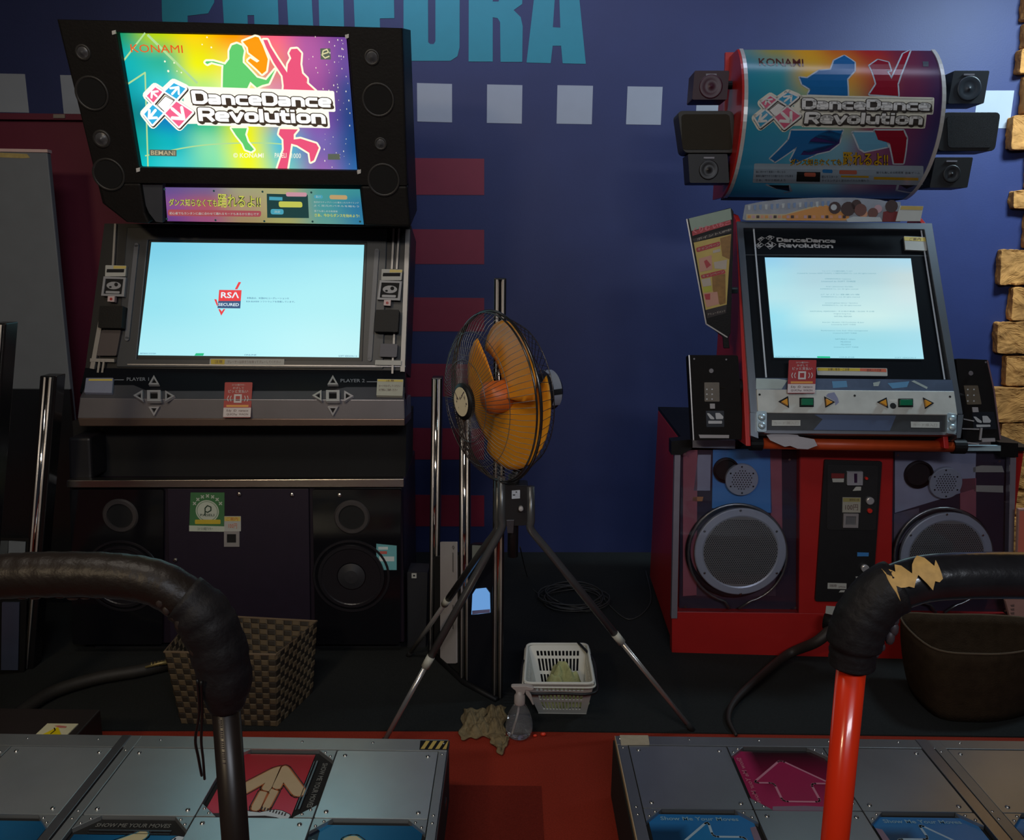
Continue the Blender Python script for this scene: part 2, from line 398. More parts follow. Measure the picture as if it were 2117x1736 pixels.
# ================================================================ shared game graphics
BLK = pm('black_plastic', (.007, .007, .0075), .5, var=.2, scale=40, bump=.1, spec=.25)
BLKM = pm('black_matte', (.007, .007, .0075), .8, var=.2, scale=60)
GLOSS = pm('black_gloss', (.006, .006, .008), .10)
CHROME = pm('chrome', (.62, .62, .64), .25, .55, var=.03)
STEEL = pm('brushed_steel', (.30, .30, .325), .38, 1, var=.14, scale=30, aniso=(60, 2, 2), bump=.05)
DSTEEL = pm('dark_steel', (.13, .135, .15), .42, .9, var=.12, scale=20, bump=.05)
GREYP = pm('grey_plastic', (.075, .08, .088), .45, var=.1, scale=20)
SCREW = pm('screw_metal', (.55, .54, .52), .25, 1)
PAPER = pm('label_white', (.42, .43, .40), .5, var=.06, scale=40)
PINK = (.86, .12, .25); BLUE = (.03, .42, .72); CREAM = (1.0, .98, .82); INK = (.045, .03, .02); WHT = (1, 1, .97)
t1 = .22
GL = {
 'D': (.92, [([(.11, .11), (.11, .89), (.62, .89), (.80, .74), (.80, .26), (.62, .11)], 1)]),
 'a': (.80, [([(.06, .63), (.5, .63), (.64, .53), (.64, .11), (.13, .11), (.13, .36), (.62, .36)], 0)]),
 'n': (.82, [([(.12, 0), (.12, .63), (.55, .63), (.67, .5), (.67, 0)], 0)]),
 'c': (.76, [([(.72, .63), (.23, .63), (.12, .53), (.12, .2), (.23, .11), (.72, .11)], 0)]),
 'e': (.80, [([(.72, .11), (.23, .11), (.12, .2), (.12, .53), (.23, .63), (.54, .63), (.66, .53), (.66, .37), (.12, .37)], 0)]),
 'R': (.90, [([(.11, 0), (.11, .89), (.62, .89), (.77, .77), (.77, .57), (.62, .44), (.11, .44)], 0), ([(.48, .44), (.80, 0)], 0)]),
 'v': (.78, [([(.06, .74), (.37, .03), (.70, .74)], 0)]),
 'o': (.80, [([(.12, .22), (.12, .52), (.23, .63), (.55, .63), (.66, .52), (.66, .22), (.55, .11), (.23, .11)], 1)]),
 'l': (.30, [([(.12, 1.0), (.12, 0)], 0)]),
 'u': (.82, [([(.12, .74), (.12, .22), (.23, .11), (.66, .11)], 0), ([(.67, .74), (.67, 0)], 0)]),
 't': (.60, [([(.20, .95), (.20, .22), (.32, .11), (.56, .11)], 0), ([(0, .63), (.54, .63)], 0)]),
 'i': (.30, [([(.12, .74), (.12, 0)], 0), ([(.12, 1.0), (.12, .84)], 0)]),
}
def word(st):
    x = 0; out = []
    for ch in st:
        w, ss = GL[ch]
        for pts, cl in ss: out.append(([(x+a, b) for a, b in pts], cl))
        x += w
    return out, x
# left marquee coordinates: a zoom of the photograph at 2.714 from (100, 20)
ZA = crop(100, 20, 2.714); ZB = crop(280, 160, 9.623); ZC = crop(400, 60, 5.785)
LG_LINES = [('DanceDance', ZA((800, 452), (1588, 478), (1592, 548), (812, 528))), ('Revolution', ZA((838, 548), (1555, 566), (1562, 640), (846, 624)))]
TILES = [  # outline, colour, arrow strokes
 (ZB((770, 112), (1002, 222), (822, 425), (592, 278)), BLUE, [ZB((735, 330), (850, 200)), ZB((700, 215), (862, 192), (868, 330))]),
 (ZB((400, 195), (540, 288), (362, 500), (232, 365)), PINK, [ZB((430, 375), (345, 300)), ZB((450, 275), (335, 290), (325, 400))]),
 (ZB((350, 545), (552, 710), (342, 935), (180, 728)), BLUE, [ZB((405, 650), (285, 800)), ZB((285, 650), (275, 808), (430, 800))]),
 (ZB((820, 480), (1138, 688), (868, 978), (600, 712)), PINK, [ZB((735, 620), (960, 810)), ZB((925, 600), (968, 820), (740, 805))])]
BAR = ZB((600, 368), (772, 462), (590, 692), (438, 545))
def logo(mb, F, c, halo=True, mono=False, d=.0006):
    """F maps photograph pixels of the left sign to (a, b) on the sheet; materials: 0 cream, 1 ink, 2 blue, 3 pink, 4 white"""
    sc = math.dist(F([(400, 200)])[0], F([(500, 200)])[0])/100
    if halo:
        mb.k = 0
        for st, q in LG_LINES:
            P = F([(q[0][0]-3, q[0][1]-5), (q[1][0]+3, q[1][1]-5), (q[2][0]+4, q[2][1]+6), (q[3][0]-1, q[3][1]+6)])
            mb.prism(rr(P, 5*sc), c, c); mb.rib(P, 6*sc, c, True)
        for o, col, ar in TILES: P = F(o); mb.prism(P, c, c); mb.rib(P, 17*sc, c, True)
        mb.prism(F(ZA((760, 440), (860, 440), (860, 640), (760, 640))), c, c)
    for st, q in LG_LINES:
        f = quadmap(F(q)); ss, w = word(st); h = math.dist(f(0, 0), f(0, 1))
        def glyphs(wd, cc, dx=0, dy=0, cap=False):
            tm_ = MB(FM)
            for pts, cl in ss: tm_.rib(pts, wd, cc, cl, cap=cap, n=8)
            vs_ = []
            for x, y, z in tm_.v: a, b = f(x/w, y); vs_.append((a+dx, b+dy, z))
            mb.add(vs_, tm_.f)
        if not mono:
            mb.k = 1; mb.prism(F([(q[0][0]+4, q[0][1]+10), (q[1][0]-2, q[1][1]+8), (q[2][0]+2, q[2][1]+3), (q[3][0]-1, q[3][1]+3)]), c+.8*d, c+.8*d)
            for dx, dy, e in [(0, 0, .15), (1.4*sc, -1.6*sc, .12), (2.4*sc, -2.8*sc, .08)]: glyphs(t1+e, c+d*(1 if e < .15 else 1.2), dx, dy, True)
        mb.k = 4; glyphs(t1+.015, c+2*d)
    mb.k = 4 if not mono else 4
    if not mono: mb.prism(F(BAR), c+.8*d, c+.8*d); mb.k = 1; mb.rib(F(BAR), 1.4*sc, c+.9*d, True)
    for o, col, ar in TILES:
        P = F(o)
        if mono: mb.k = 4; mb.rib(P, 2.2*sc, c+d, True)
        else:
            mb.k = 1; mb.rib([(a+1.2*sc, b-1.6*sc) for a, b in P], 9.5*sc, c+1.0*d, True); mb.prism([(a+1.2*sc, b-1.6*sc) for a, b in P], c+1.0*d, c+1.0*d)
            mb.k = 4; mb.rib(P, 7.5*sc, c+1.3*d, True)
            mb.k = 2 if col is BLUE else 3; mb.prism(P, c+1.6*d, c+1.6*d)
        big = math.dist(o[0], o[2]); mb.k = 4
        for i, r_ in enumerate(ar): mb.rib(F(r_), big*.13*sc*(1 if i else 1), c+2*d, cap=True, n=8)
def LM(pref, e):
    f = (lambda n, c_: em(pref+n, c_, e)) if e else (lambda n, c_: pm(pref+n, [x*.55 for x in c_], .4))
    return [f('cream', CREAM), f('ink', INK), f('blue', BLUE), f('pink', PINK), f('white', WHT)]
def gcol(u, v, G):
    R, Cn = len(G)-1, len(G[0])-1
    x = min(max(u, 0), .9999)*Cn; y = min(max(1-v, 0), .9999)*R; i, j = int(x), int(y); fx, fy = x-i, y-j
    fx = fx*fx*(3-2*fx); fy = fy*fy*(3-2*fy)
    return [lerp(lerp(G[j][i][k], G[j][i+1][k], fx), lerp(G[j+1][i][k], G[j+1][i+1][k], fx), fy) for k in range(3)]
GA = [[(.02, .42, .25), (.55, .72, .02), (1, .75, 0), (1, .42, 0), (.9, .2, .28), (.50, .16, .42), (.25, .12, .42)],
      [(0, .50, .52), (.05, .50, .38), (.95, .95, .0), (1, .85, .15), (.85, .30, .25), (.52, .17, .45), (.20, .12, .40)],
      [(0, .45, .50), (.06, .60, .62), (.55, .85, .30), (.95, 1, .4), (.75, .35, .45), (.48, .15, .45), (.07, .12, .35)],
      [(0, .30, .30), (0, .28, .60), (.02, .62, .35), (.85, .90, 0), (.45, .35, .45), (.32, .14, .48), (.03, .10, .30)],
      [(0, .42, .40), (0, .50, .55), (.35, .80, .50), (.90, .90, 0), (.15, .60, .75), (.30, .22, .55), (.02, .12, .32)],
      [(0, .60, .62), (.10, .70, .72), (.30, .78, .50), (.80, .85, .05), (.25, .65, .60), (.40, .22, .55), (.05, .20, .45)]]
# ================================================================ widescreen dance cabinet (left)
XL, YL = -0.98, 3.02
T = thing('dance_game_cabinet', (XL, 3.1, 0), 'tall black dance game cabinet with a lit rainbow sign, left of the fan', 'arcade machine')
YAW = 2.2
FB = Frame((-0.436, 3.039, 0), 0, YAW)
w0 = FB.px(140, 1010)[0]; w1 = FB.px(831, 1010)[0]; bt = FB.px(500, 1008)[1]
m = MB(FB); m.box(w0, w1, .045, bt, -.62, -.012); m.build('base_cabinet', pm('base_purple_black', (.013, .008, .015), .45, var=.2, scale=8), T, bev=.006)
m = MB(FB); m.box(w0+.02, w1-.02, .0, .07, -.5, -.05); m.build('plinth', BLKM, T)
m = MB(FB); m.pp([(138, 993), (835, 990), (835, 1007), (138, 1008)], -.03, .012); m.build('trim_bar', pm('trim_steel', (.42, .40, .38), .28, 1, var=.06, scale=30), T, bev=.002)
m = MB(FB); m.pp([(346, 1010), (638, 1010), (642, 1338), (352, 1338)], -.02, 0); m.build('centre_panel', pm('centre_purple', (.016, .010, .022), .5, var=.15, scale=30), T, bev=.002)
for x0, x1, cx, cy, wx, wy in [(646, 829, 728, 1068, 727, 1190), (144, 338, 250, 1065, 255, 1190)]:
    m = MB(FB); k = m.fr.px(x0+100, 1100)[0]-m.fr.px(x0, 1100)[0]
    m.pp([(x0, 1012), (x1, 1012), (x1-3, 1332), (x0+6, 1332)], -.01, .004, .01); cv = m.build('speaker_cover', GLOSS, T)
    m = MB(FB); m.plat(cx, cy, [(26, .005), (27, .012), (34, .012), (37, .006), (37, .004)], 40, False); m.k = 1; m.plat(cx, cy, [(27, .0055)], 40)
    m.build('port_ring', [pm('ring_grey', (.05, .045, .045), .35), BLKM], cv)
    m = MB(FB); m.plat(wx, wy, [(30, .006), (46, .008), (60, .010), (62, .013), (68, .013), (69, .006)], 48, False)
    m.plat(wx, wy, [(74, .005), (75, .008), (79, .008), (80, .005)], 48, False); m.k = 1; m.plat(wx, wy, [(0.1, .016), (14, .014), (28, .006)], 36, False)
    m.build('woofer', [pm('woofer_grey', (.014, .013, .016), .3), pm('cone_cap', (.028, .028, .032), .4)], cv)
m = MB(FB); m.prism(m.P([(778, 1124), (820, 1128), (820, 1178), (778, 1178)], .006), .004, .006); m.k = 1
m.flat(rect(782, 1130, 802, 1136), .0065); m.flat(rect(784, 1150, 815, 1160), .0065); m.k = 2; m.flat(rect(785, 1139, 800, 1145), .0065)
m.build('base_reflection', [pm('base_reflection_cyan', (.15, .42, .45), .4), pm('base_reflection_white', (.6, .7, .7), .4), pm('base_reflection_red', (.5, .12, .1), .4)], T)  # reflection of a screen in the glossy base, built as a coloured patch
# green round sticker, small notice, lock square
m = MB(FB); m.pp([(394, 1018), (464, 1018), (464, 1099), (391, 1098)], .0, .002)
m.k = 1; m.plat(429, 1056, [(24, .0026)], 36); m.pp([(391, 1086), (464, 1088), (464, 1099), (391, 1098)], .002, .0028)
m.k = 2; m.pp([(403, 1074), (456, 1074), (456, 1083), (403, 1083)], .002, .003, .004); tline(m, 'えらべる', 406, 1074.5, 453, 1082.5, .0034)
m.k = 0; m.plat(429, 1056, [(21.5, .0027), (21.5, .0028), (20.5, .0028), (20.5, .0027)], 36, False)
m.k = 3; m.prib([(424, 1066), (424, 1050), (429, 1045), (436, 1048), (436, 1055), (429, 1059), (425, 1057)], 2.4, .003); tline(m, 'PASELI', 414, 1062, 443, 1067, .0031, .01); tline(m, 'コナミの電子マネー', 408, 1090, 440, 1096, .0032)
m.k = 1
for i in range(7):
    an = math.radians(150-i*20); x = 429+31*math.cos(an); y = 1056-31*math.sin(an)
    m.prib([(x-3, y-3), (x+3, y+3)], 2.2, .0026); m.prib([(x+3, y-3), (x-3, y+3)], 2.2, .0026)
m.build('green_round_sticker', [pm('sticker_green', (.055, .17, .065), .45), pm('sticker_cream', (.50, .55, .46), .45), pm('sticker_yellow', (.55, .42, .04), .45), pm('sticker_dark', (.02, .05, .03), .5)], T)
m = MB(FB); m.pp(rect(463, 1067, 498, 1098), 0, .002, .002); m.k = 1; m.flat(rect(464, 1068, 497, 1077), .0025); m.k = 2; tline(m, 'ご案内', 468, 1069, 492, 1076, .003); tline(m, '100円', 472, 1082, 490, 1092, .0025)
m.build('price_sticker', [PAPER, pm('sticker_yellow2', (.60, .48, .12), .45), pm('sticker_orange_ink', (.5, .12, .04), .5)], T)
m = MB(FB); m.frm(rect(463, 1098, 495, 1130), rect(469, 1104, 488, 1122), 0, .005); m.k = 1; m.flat(rect(469, 1104, 488, 1122), .001); m.build('coin_return_frame', [pm('frame_silver', (.5, .48, .48), .35, .6), BLKM], T)
for x, y in [(495, 1021), (702, 1023), (363, 1157), (604, 1022)]: m = MB(FB); m.plat(x, y, [(5, .003), (4.2, .006), (2, .0075)], 14); m.build('bolt', SCREW, T)
# recess and control deck
FR = Frame((-0.436, 3.20, 0), 0, YAW)
m = MB(FR); m.pp([(150, 870), (840, 872), (838, 1000), (158, 1000)], -.35, 0); m.build('recess_panel', BLKM, T)
m = MB(FB); m.pp([(140, 905), (186, 905), (190, 992), (142, 993)], -.35, -.03); m.build('side_cheek', pm('cheek_black', (.012, .012, .015), .5), T, bev=.01)
FD = Frame((-0.436, 2.93, 0), 6, YAW)
m = MB(FD); m.pp([(165, 822), (318, 824), (836, 826), (837, 866), (160, 864)], -.28, 0)
m.k = 1; m.pp([(160, 864), (837, 866), (837, 880), (164, 881)], -.28, .004)
deck = m.build('control_deck', [pm('deck_steel', (.22, .21, .225), .36, .6, var=.1, scale=10, bump=.04), pm('deck_lip', (.17, .12, .10), .35, .8, var=.1)], T, bev=.003)
FT = Frame(FD.w(*FD.px(500, 824)), 48, YAW)
m = MB(FT); m.pp([(178, 796), (276, 796), (300, 806), (330, 808), (664, 808), (690, 806), (716, 800), (836, 800), (836, 826), (165, 823)], -.1, -.002)
m.build('deck_top', pm('deck_top_steel', (.13, .13, .145), .38, .6, var=.1, scale=12), T)
m = MB(FT); m.pp([(178, 752), (838, 757), (838, 812), (165, 810)], -.12, -.004); m.build('deck_band', pm('deck_band_black', (.007, .008, .011), .3), T)
m = MB(FT); m.k = 0; tline(m, 'PLAYER 1', 262, 780, 308, 787, .0, .01); tline(m, 'PLAYER 2', 704, 783, 754, 790, .0, .01); m.prib([(234, 785), (256, 785)], 2, .0); m.prib([(758, 789), (780, 789)], 2, 0)
m.build('player_lettering', pm('legend_grey', (.22, .24, .27), .4), T)
def tri_button(cx, cy, ang, r=12):
    fr_ = FD if cy > 826 else FT
    o_ = [(cx+r*math.cos(ang+k*2.0944), cy+r*math.sin(ang+k*2.0944)) for k in range(3)]; i_ = [(cx+(r-6.4)*math.cos(ang+k*2.0944), cy+(r-6.4)*math.sin(ang+k*2.0944)) for k in range(3)]
    b = MB(fr_); b.frm(o_, i_, .0, .012); b.k = 1; b.flat(i_, .006); b.build('arrow_button', [CHROME, BLK], T)
for cx in (318, 688):
    for dx, dy, an in [(0, -29, -math.pi/2), (0, 30, math.pi/2), (-30, 0, math.pi), (30, 1, 0)]:
        tri_button(cx+dx, 817+dy, an, 13)
    b = MB(FT); b.frm(rect(cx-14, 806, cx+14, 829), rect(cx-8, 810, cx+8, 824), .0, .014); b.k = 1; b.flat(rect(cx-8, 810, cx+8, 824), .006); b.build('square_button', [CHROME, BLK], T)
def pay_sign(par, fr_, x0, y0, x1, y1, dx=4):
    h = y1-y0; q = lambda u, v: (lerp(x0, x1, u)+dx*(1-v)-dx, y0+h*v)
    R_ = lambda u0, v0, u1, v1: [q(u0, v0), q(u1, v0), q(u1, v1), q(u0, v1)]
    m = MB(fr_); m.pp(R_(0, 0, 1, 1), .004, .008, .004); m.k = 1; m.flat(R_(0, .72, 1, .985), .0086)
    m.k = 3; m.flat(R_(.1, .64, .9, .70), .0086)
    m.k = 1; m.frm(m.P(R_(.36, .34, .64, .58), .0086), m.P(R_(.42, .39, .58, .53), .0086), .0086, .009, px=False)
    for sgn in (-1, 1):
        for r_ in (.24, .34): m.prib([q(.5+sgn*r_, .38), q(.5+sgn*(r_+.04), .46), q(.5+sgn*r_, .54)], 1.6, .009)
    text(m, 'コナミの電子マネー', R_(.26, .05, .74, .10), .009, .01); text(m, 'かざして', R_(.3, .13, .7, .19), .009, .01); text(m, 'ピッと支払い', R_(.14, .21, .86, .30), .009, .01)
    m.k = 2; text(m, 'Edy  iD  nanaco', R_(.12, .77, .9, .85), .0092, .01); text(m, 'QUICPay  WAON', R_(.12, .88, .9, .95), .0092, .01)
    o = m.build('payment_sign', [pm('sign_red', (.34, .018, .02), .4), pm('sign_pale', (.55, .50, .50), .4), pm('sign_ink', (.10, .05, .05), .4), pm('sign_orange', (.65, .28, .05), .4)], par)
    o['label'] = 'red contactless payment sign'
pay_sign(T, Frame(FD.w(*FD.px(495, 862))+Vector((0, -.01, 0)), 22, YAW), 465, 790, 522, 863)
# screen panel, tilted back
FS = Frame(FT.w(*FT.px(500, 762)), 14, YAW)
m = MB(FS); m.pp([(216, 462), (850, 466), (838, 768), (176, 764)], -.25, -.004)
bez = m.build('screen_housing', pm('housing_black', (.009, .010, .012), .4), T)
m = MB(FS); m.frm([(262, 470), (800, 472), (792, 762), (240, 758)], [(306, 496), (758, 500), (748, 746), (282, 742)], -.01, .004); m.build('screen_bezel', pm('bezel_grey', (.040, .046, .055), .4, var=.08, scale=16), T, bev=.003)
m = MB(FS); m.prib([(263, 753), (838, 757)], 2.5, .006); m.build('bezel_strip', STEEL, T)
m = MB(FS); m.prib([(282, 506), (262, 700)], 9, .012, cap=True, c0=0); m.build('side_bar', pm('side_bar_grey', (.12, .13, .15), .4), T)
m = MB(FS); m.prib([(779, 518), (764, 742)], 9, .012, cap=True, c0=0); m.build('side_bar', pm('side_bar_grey', 0), T)
scr = MB(FS); q = [(313, 500.5), (753, 506), (742, 739), (285.5, 734)]
P4 = scr.P(q, .002); f = quadmap(P4); cols = []
SG = [[(.20, .62, .80), (.26, .70, .86), (.30, .74, .86)], [(.30, .76, .88), (.36, .82, .90), (.40, .84, .90)], [(.42, .84, .92), (.42, .86, .93), (.50, .88, .92)]]
n = 14; scr.v = [f(i/n, j/n)+(.002,) for j in range(n+1) for i in range(n+1)]; cols = [gcol(i/n, j/n, SG) for j in range(n+1) for i in range(n+1)]
fs = [(j*(n+1)+i, j*(n+1)+i+1, (j+1)*(n+1)+i+1, (j+1)*(n+1)+i) for j in range(n) for i in range(n)]; scr.f = fs; scr.mi = [0]*len(fs)
so = scr.build('screen', vcol('screen_glow', 1.0, .3), T, cols=cols)
c = crop(420, 570, 9.623); m = MB(FS); m.k = 0
m.flat(c((318, 280), (765, 285), (748, 500), (302, 500)), .003); m.k = 1; m.flat(c((302, 500), (748, 500), (738, 648), (285, 642)), .003)
m.k = 0; m.flat(c((680, 500), (650, 455), (620, 500)), .0033); m.flat(c((705, 122), (755, 127), (680, 268), (630, 268)), .003); m.flat(c((220, 465), (265, 468), (292, 560), (280, 610)), .003)
m.flat(c((302, 662), (335, 662), (370, 712), (405, 662), (440, 662), (360, 792)), .003)
m.k = 2; text(m, 'RSΛ', c((358, 318), (718, 325), (712, 445), (352, 440)), .0036, .02); text(m, 'SECURED', c((305, 540), (715, 545), (712, 605), (300, 598)), .0036, .015)
m.k = 3; text(m, '本製品は、米国EMCコーポレーションの', c((868, 422), (1705, 430), (1705, 468), (868, 460)), .003); text(m, 'RSA BSAFE® ソフトウェアを搭載しています。', c((858, 490), (1825, 500), (1825, 535), (858, 527)), .003)
text(m, 'BEMANI SYSTEM', [(290, 729), (322, 729.5), (322, 732), (290, 731.5)], .003); text(m, 'ONLINE', [(505, 732), (530, 732), (530, 735), (505, 735)], .003); text(m, 'SOFT VERSION 1.0', [(700, 734), (738, 734.5), (738, 738), (700, 737.5)], .003)
m.k = 4; m.flat([(405, 730), (422, 730), (420, 735), (402, 735)], .003)
m.build('screen_graphics', [em('px_red', (.80, .035, .05)), em('px_navy', (.015, .075, .20)), em('px_white', (.75, .92, 1)), em('px_ink', (.02, .10, .28), .9), em('px_green', (0, .5, .22))], so)
m = MB(FS); m.pp([(434, 741), (588, 742), (587, 755), (433, 753)], .004, .0065, .003); m.k = 1; m.flat([(436, 742.5), (465, 742.5), (464, 753), (436, 752.5)], .007); m.k = 2; tline(m, '注意', 444, 744, 460, 751, .0075); tline(m, 'プレーヤーは手すりを持ってプレーしてください', 470, 745, 580, 751, .007)
m.build('warning_label', [PAPER, pm('sticker_yellow', 0), pm('sign_ink', 0)], T)
# rails, card readers and notices on both flanks
for sx in (0, 1):
    m = MB(FS)
    RL = [([(238, 462), (233, 550)], 4, .01, 0), ([(212, 640), (190, 762)], 9, .012, 0), ([(186, 744), (236, 745)], 7, .014, 0), ([(206, 742), (202, 770)], 4, .016, None), ([(215, 742), (211, 770)], 4, .016, None)] if sx == 0 else [([(825, 472), (820, 556)], 3.5, .01, 0), ([(814, 472), (810, 556)], 4, .006, None), ([(843, 474), (832, 768)], 9, .012, 0), ([(815, 686), (814, 712)], 4, .012, None), ([(812, 738), (811, 772)], 4, .018, None)]
    for p_, w_, h_, z_ in RL: m = MB(FS); m.prib(p_, w_, h_, c0=z_); m.build('side_rail', pm('rail_grey', (.30, .29, .28), .4, .4), T)
    X = 0 if sx == 0 else 571
    Y = 0 if sx == 0 else 8
    sk = (lambda x, y: (x+X+(0 if sx == 0 else (238-x)*.0), y+Y))
    m = MB(FS); m.pp([sk(218, 548), sk(261, 549), sk(259, 571), sk(217, 571)], .006, .02, .003); m.k = 1; m.flat([sk(221, 556), sk(257, 556), sk(256, 563), sk(220, 563)], .0206); m.k = 2; m.flat([sk(235, 549), sk(261, 550), sk(260, 555), sk(234, 555)], .0207)
    m.build('reader_notice', [PAPER, BLKM, pm('sticker_yellow2', 0)], T)
    m = MB(FS); m.frm([sk(214, 571), sk(260, 573), sk(256, 613), sk(209, 611)], [sk(218, 576), sk(255, 577), sk(251, 608), sk(214, 607)], .004, .022); m.k = 1; m.flat([sk(218, 576), sk(255, 577), sk(251, 608), sk(214, 607)], .016)
    m.k = 2; m.prism(rr(m.P([sk(219, 601), sk(248, 602), sk(247, 607), sk(218, 606)], .017), .004), .016, .018)
    m.prism([(a, b) for a, b in m.P([sk(235+15*math.cos(k*.4), 590+8*math.sin(k*.4)) for k in range(16)], .0165)], .016, .0165); m.k = 1; m.prism(m.P([sk(240+4*math.cos(k*.63), 588+4*math.sin(k*.63)) for k in range(10)], .017), .0165, .0172); m.prism(m.P([sk(228+3*math.cos(k*.63), 593+2*math.sin(k*.63)) for k in range(10)], .017), .0165, .0172)
    m.build('card_reader', [pm('reader_frame', (.28, .29, .31), .4), BLKM, pm('reader_icon', (.30, .31, .33), .4)], T, bev=.001)
    m = MB(FS); m.pp([sk(223, 612), sk(237, 612), sk(236, 624), sk(222, 623)], .004, .024, .001); m.k = 1; m.prism(m.P([sk(229.5+3*math.cos(k*.63), 618+3*math.sin(k*.63)) for k in range(10)], .0245), .024, .0246); m.build('card_tab', [pm('tab_pink', (.55, .42, .42), .4), pm('sign_red', 0)], T)
    m = MB(FS); m.pp([sk(206, 632), sk(254, 632), sk(251, 678), sk(202, 677)], .004, .05, .004); m.build('headphone_box', BLK, T, bev=.003)
    if sx == 0: m = MB(FS); m.pp([(210, 682), (250, 682), (240, 735), (200, 735)], .002, .018, .005); m.build('side_tray', pm('tray_brown', (.075, .06, .06), .5), T)
    else: m = MB(FS); m.pp([(787, 710), (822, 711), (820, 738), (784, 737)], .002, .03, .006); m.build('side_tray', pm('tray_grey', (.09, .09, .11), .5), T); m = MB(FS); m.pp([(776, 744), (830, 745), (829, 755), (775, 754)], .006, .02, .002); m.build('notice_strip', PAPER, T)
m = MB(FT); m.pp([(178, 781), (234, 781), (231, 812), (174, 811)], .0, .012, .002); m.k = 1; m.flat([(184, 783), (232, 783), (232, 787), (183, 787)], .0126); m.build('deck_notice', [pm('notice_bluish', (.22, .24, .32), .5), pm('sticker_yellow2', 0)], T)
m = MB(FT); m.pp([(780, 783), (834, 784), (832, 818), (778, 817)], .0, .012, .002); m.k = 1; m.flat([(781, 784), (833, 785), (833, 789), (781, 788)], .0126); m.k = 2; tline(m, '注意', 798, 784.5, 815, 788.5, .013); tline(m, 'カードをかざしてください', 783, 795, 828, 800, .0126); tline(m, 'お子様はご遠慮ください', 783, 803, 822, 808, .0126); m.build('deck_notice', [pm('notice_cream', (.42, .42, .34), .5), pm('sticker_yellow2', 0), pm('sign_ink', 0)], T)
# leaning sign hood
FM = Frame((-0.95, 3.06, FS.w(*FS.px(500, 470)).z), -13, YAW)
out = [(118, 40), (400, 46), (832, 58), (848, 470), (300, 462), (262, 459), (212, 420)]
m = MB(FM); m.prism(m.P(out, -.02), -.36, -.02); hood = m.build('sign_hood', BLK, T, bev=.006)
m = MB(FM); m.frm([(118, 40), (832, 58), (842, 384), (200, 378)], [(240, 66), (718, 75), (741, 353), (287, 346)], -.02, .03); m.build('hood_face', pm('hood_face_black', (.008, .007, .0065), .55, var=.2, scale=30, bump=.15, spec=.2), T, bev=.005)
for P in ([(200, 378), (290, 378), (300, 440), (310, 462), (262, 460), (212, 420)], [(745, 384), (842, 384), (849, 469), (752, 466)]):
    m = MB(FM); m.pp(P, -.02, .028); m.build('hood_corner', pm('hood_face_black', 0), T, bev=.008)
m = MB(FM); m.pp([(288, 380), (336, 380), (336, 460), (322, 458), (308, 440), (296, 412)], -.02, .012); m.build('curved_bracket', pm('bracket_grey', (.05, .055, .065), .4), T)
for x, y, r, big in [(180, 108, 15, 0), (198, 192, 29, 1), (218, 285, 17, 0), (232, 358, 28, 1), (771, 118, 15, 0), (784, 205, 28, 1), (789, 295, 12, 0), (795, 369, 28, 1)]:
    m = MB(FM)
    if big: m.plat(x, y, [(r*.3, .005), (r*.8, .018), (r, .031), (r*1.15, .036), (r*1.2, .031)], 36, False); m.k = 1; m.plat(x, y, [(.1, .0335), (r*1.0, .0335)], 36, False)
    else: m.plat(x, y, [(r*1.1, .030), (r, .036), (r*.75, .033)], 30, False); m.k = 2; m.plat(x, y, [(r*.75, .032), (r*.5, .034), (r*.3, .040), (.1, .044)], 30, False)
    m.build('speaker' if big else 'tweeter', [pm('speaker_ring', (.022, .021, .02), .45), pm('speaker_cloth', (.004, .004, .004), .9), pm('tweeter_dome', (.07, .07, .075), .3)], T, smooth=True)
# the lit sign sheet
sh = MB(FM); q = [(243.5, 68), (716, 77), (738.5, 352), (290, 345)]; f = quadmap(sh.P(q, 0)); nu, nv = 64, 40
sh.v = [f(i/nu, j/nv)+(0,) for j in range(nv+1) for i in range(nu+1)]; cols = []
for j in range(nv+1):
    for i in range(nu+1):
        u, v = i/nu, j/nv; cc = gcol(u, v, GA)
        g = .10*math.sin(9*u+5*v)*math.sin(7*v-3*u); cols.append([max(0, min(1, x*(1+g)))**1.3 for x in cc])
sh.f = [(j*(nu+1)+i, j*(nu+1)+i+1, (j+1)*(nu+1)+i+1, (j+1)*(nu+1)+i) for j in range(nv) for i in range(nu)]; sh.mi = [0]*len(sh.f)
sign = sh.build('sign_sheet', vcol('sign_glow', 1.05), T, cols=cols); sign['label'] = 'backlit rainbow sign sheet'
G_BODY = ZC((350, 715), (355, 480), (360, 430), (290, 415), (215, 395), (165, 420), (140, 400), (155, 385), (240, 385), (380, 425), (430, 360), (430, 260), (460, 195), (520, 175), (580, 200), (605, 260), (590, 340), (590, 400), (640, 450), (760, 580), (870, 610), (980, 480), (900, 650), (820, 670), (760, 700), (680, 630), (640, 715))
G_LEG = ZC((455, 1185), (640, 1185), (620, 1260), (650, 1350), (725, 1440), (690, 1465), (620, 1440), (590, 1370), (510, 1270))
R_BODY = ZC((1075, 740), (1080, 680), (1065, 560), (960, 400), (870, 220), (835, 130), (885, 130), (920, 210), (1000, 340), (1120, 520), (1130, 420), (1170, 350), (1145, 290), (1170, 240), (1240, 235), (1290, 290), (1280, 420), (1300, 530), (1360, 590), (1360, 650), (1465, 745))
R_LEG = ZC((1035, 1195), (1250, 1200), (1200, 1260), (1200, 1320), (1280, 1310), (1470, 1370), (1500, 1420), (1440, 1570), (1400, 1590), (1385, 1480), (1240, 1390), (1170, 1370), (1150, 1500), (1120, 1680), (1000, 1680), (1040, 1560), (1080, 1440), (1075, 1320), (1020, 1260))
O_HAND = ZC((590, 150), (740, 90), (780, 100), (830, 200), (890, 360), (870, 500), (820, 540), (760, 480), (650, 380), (680, 350), (760, 400), (790, 380), (660, 280), (650, 220))
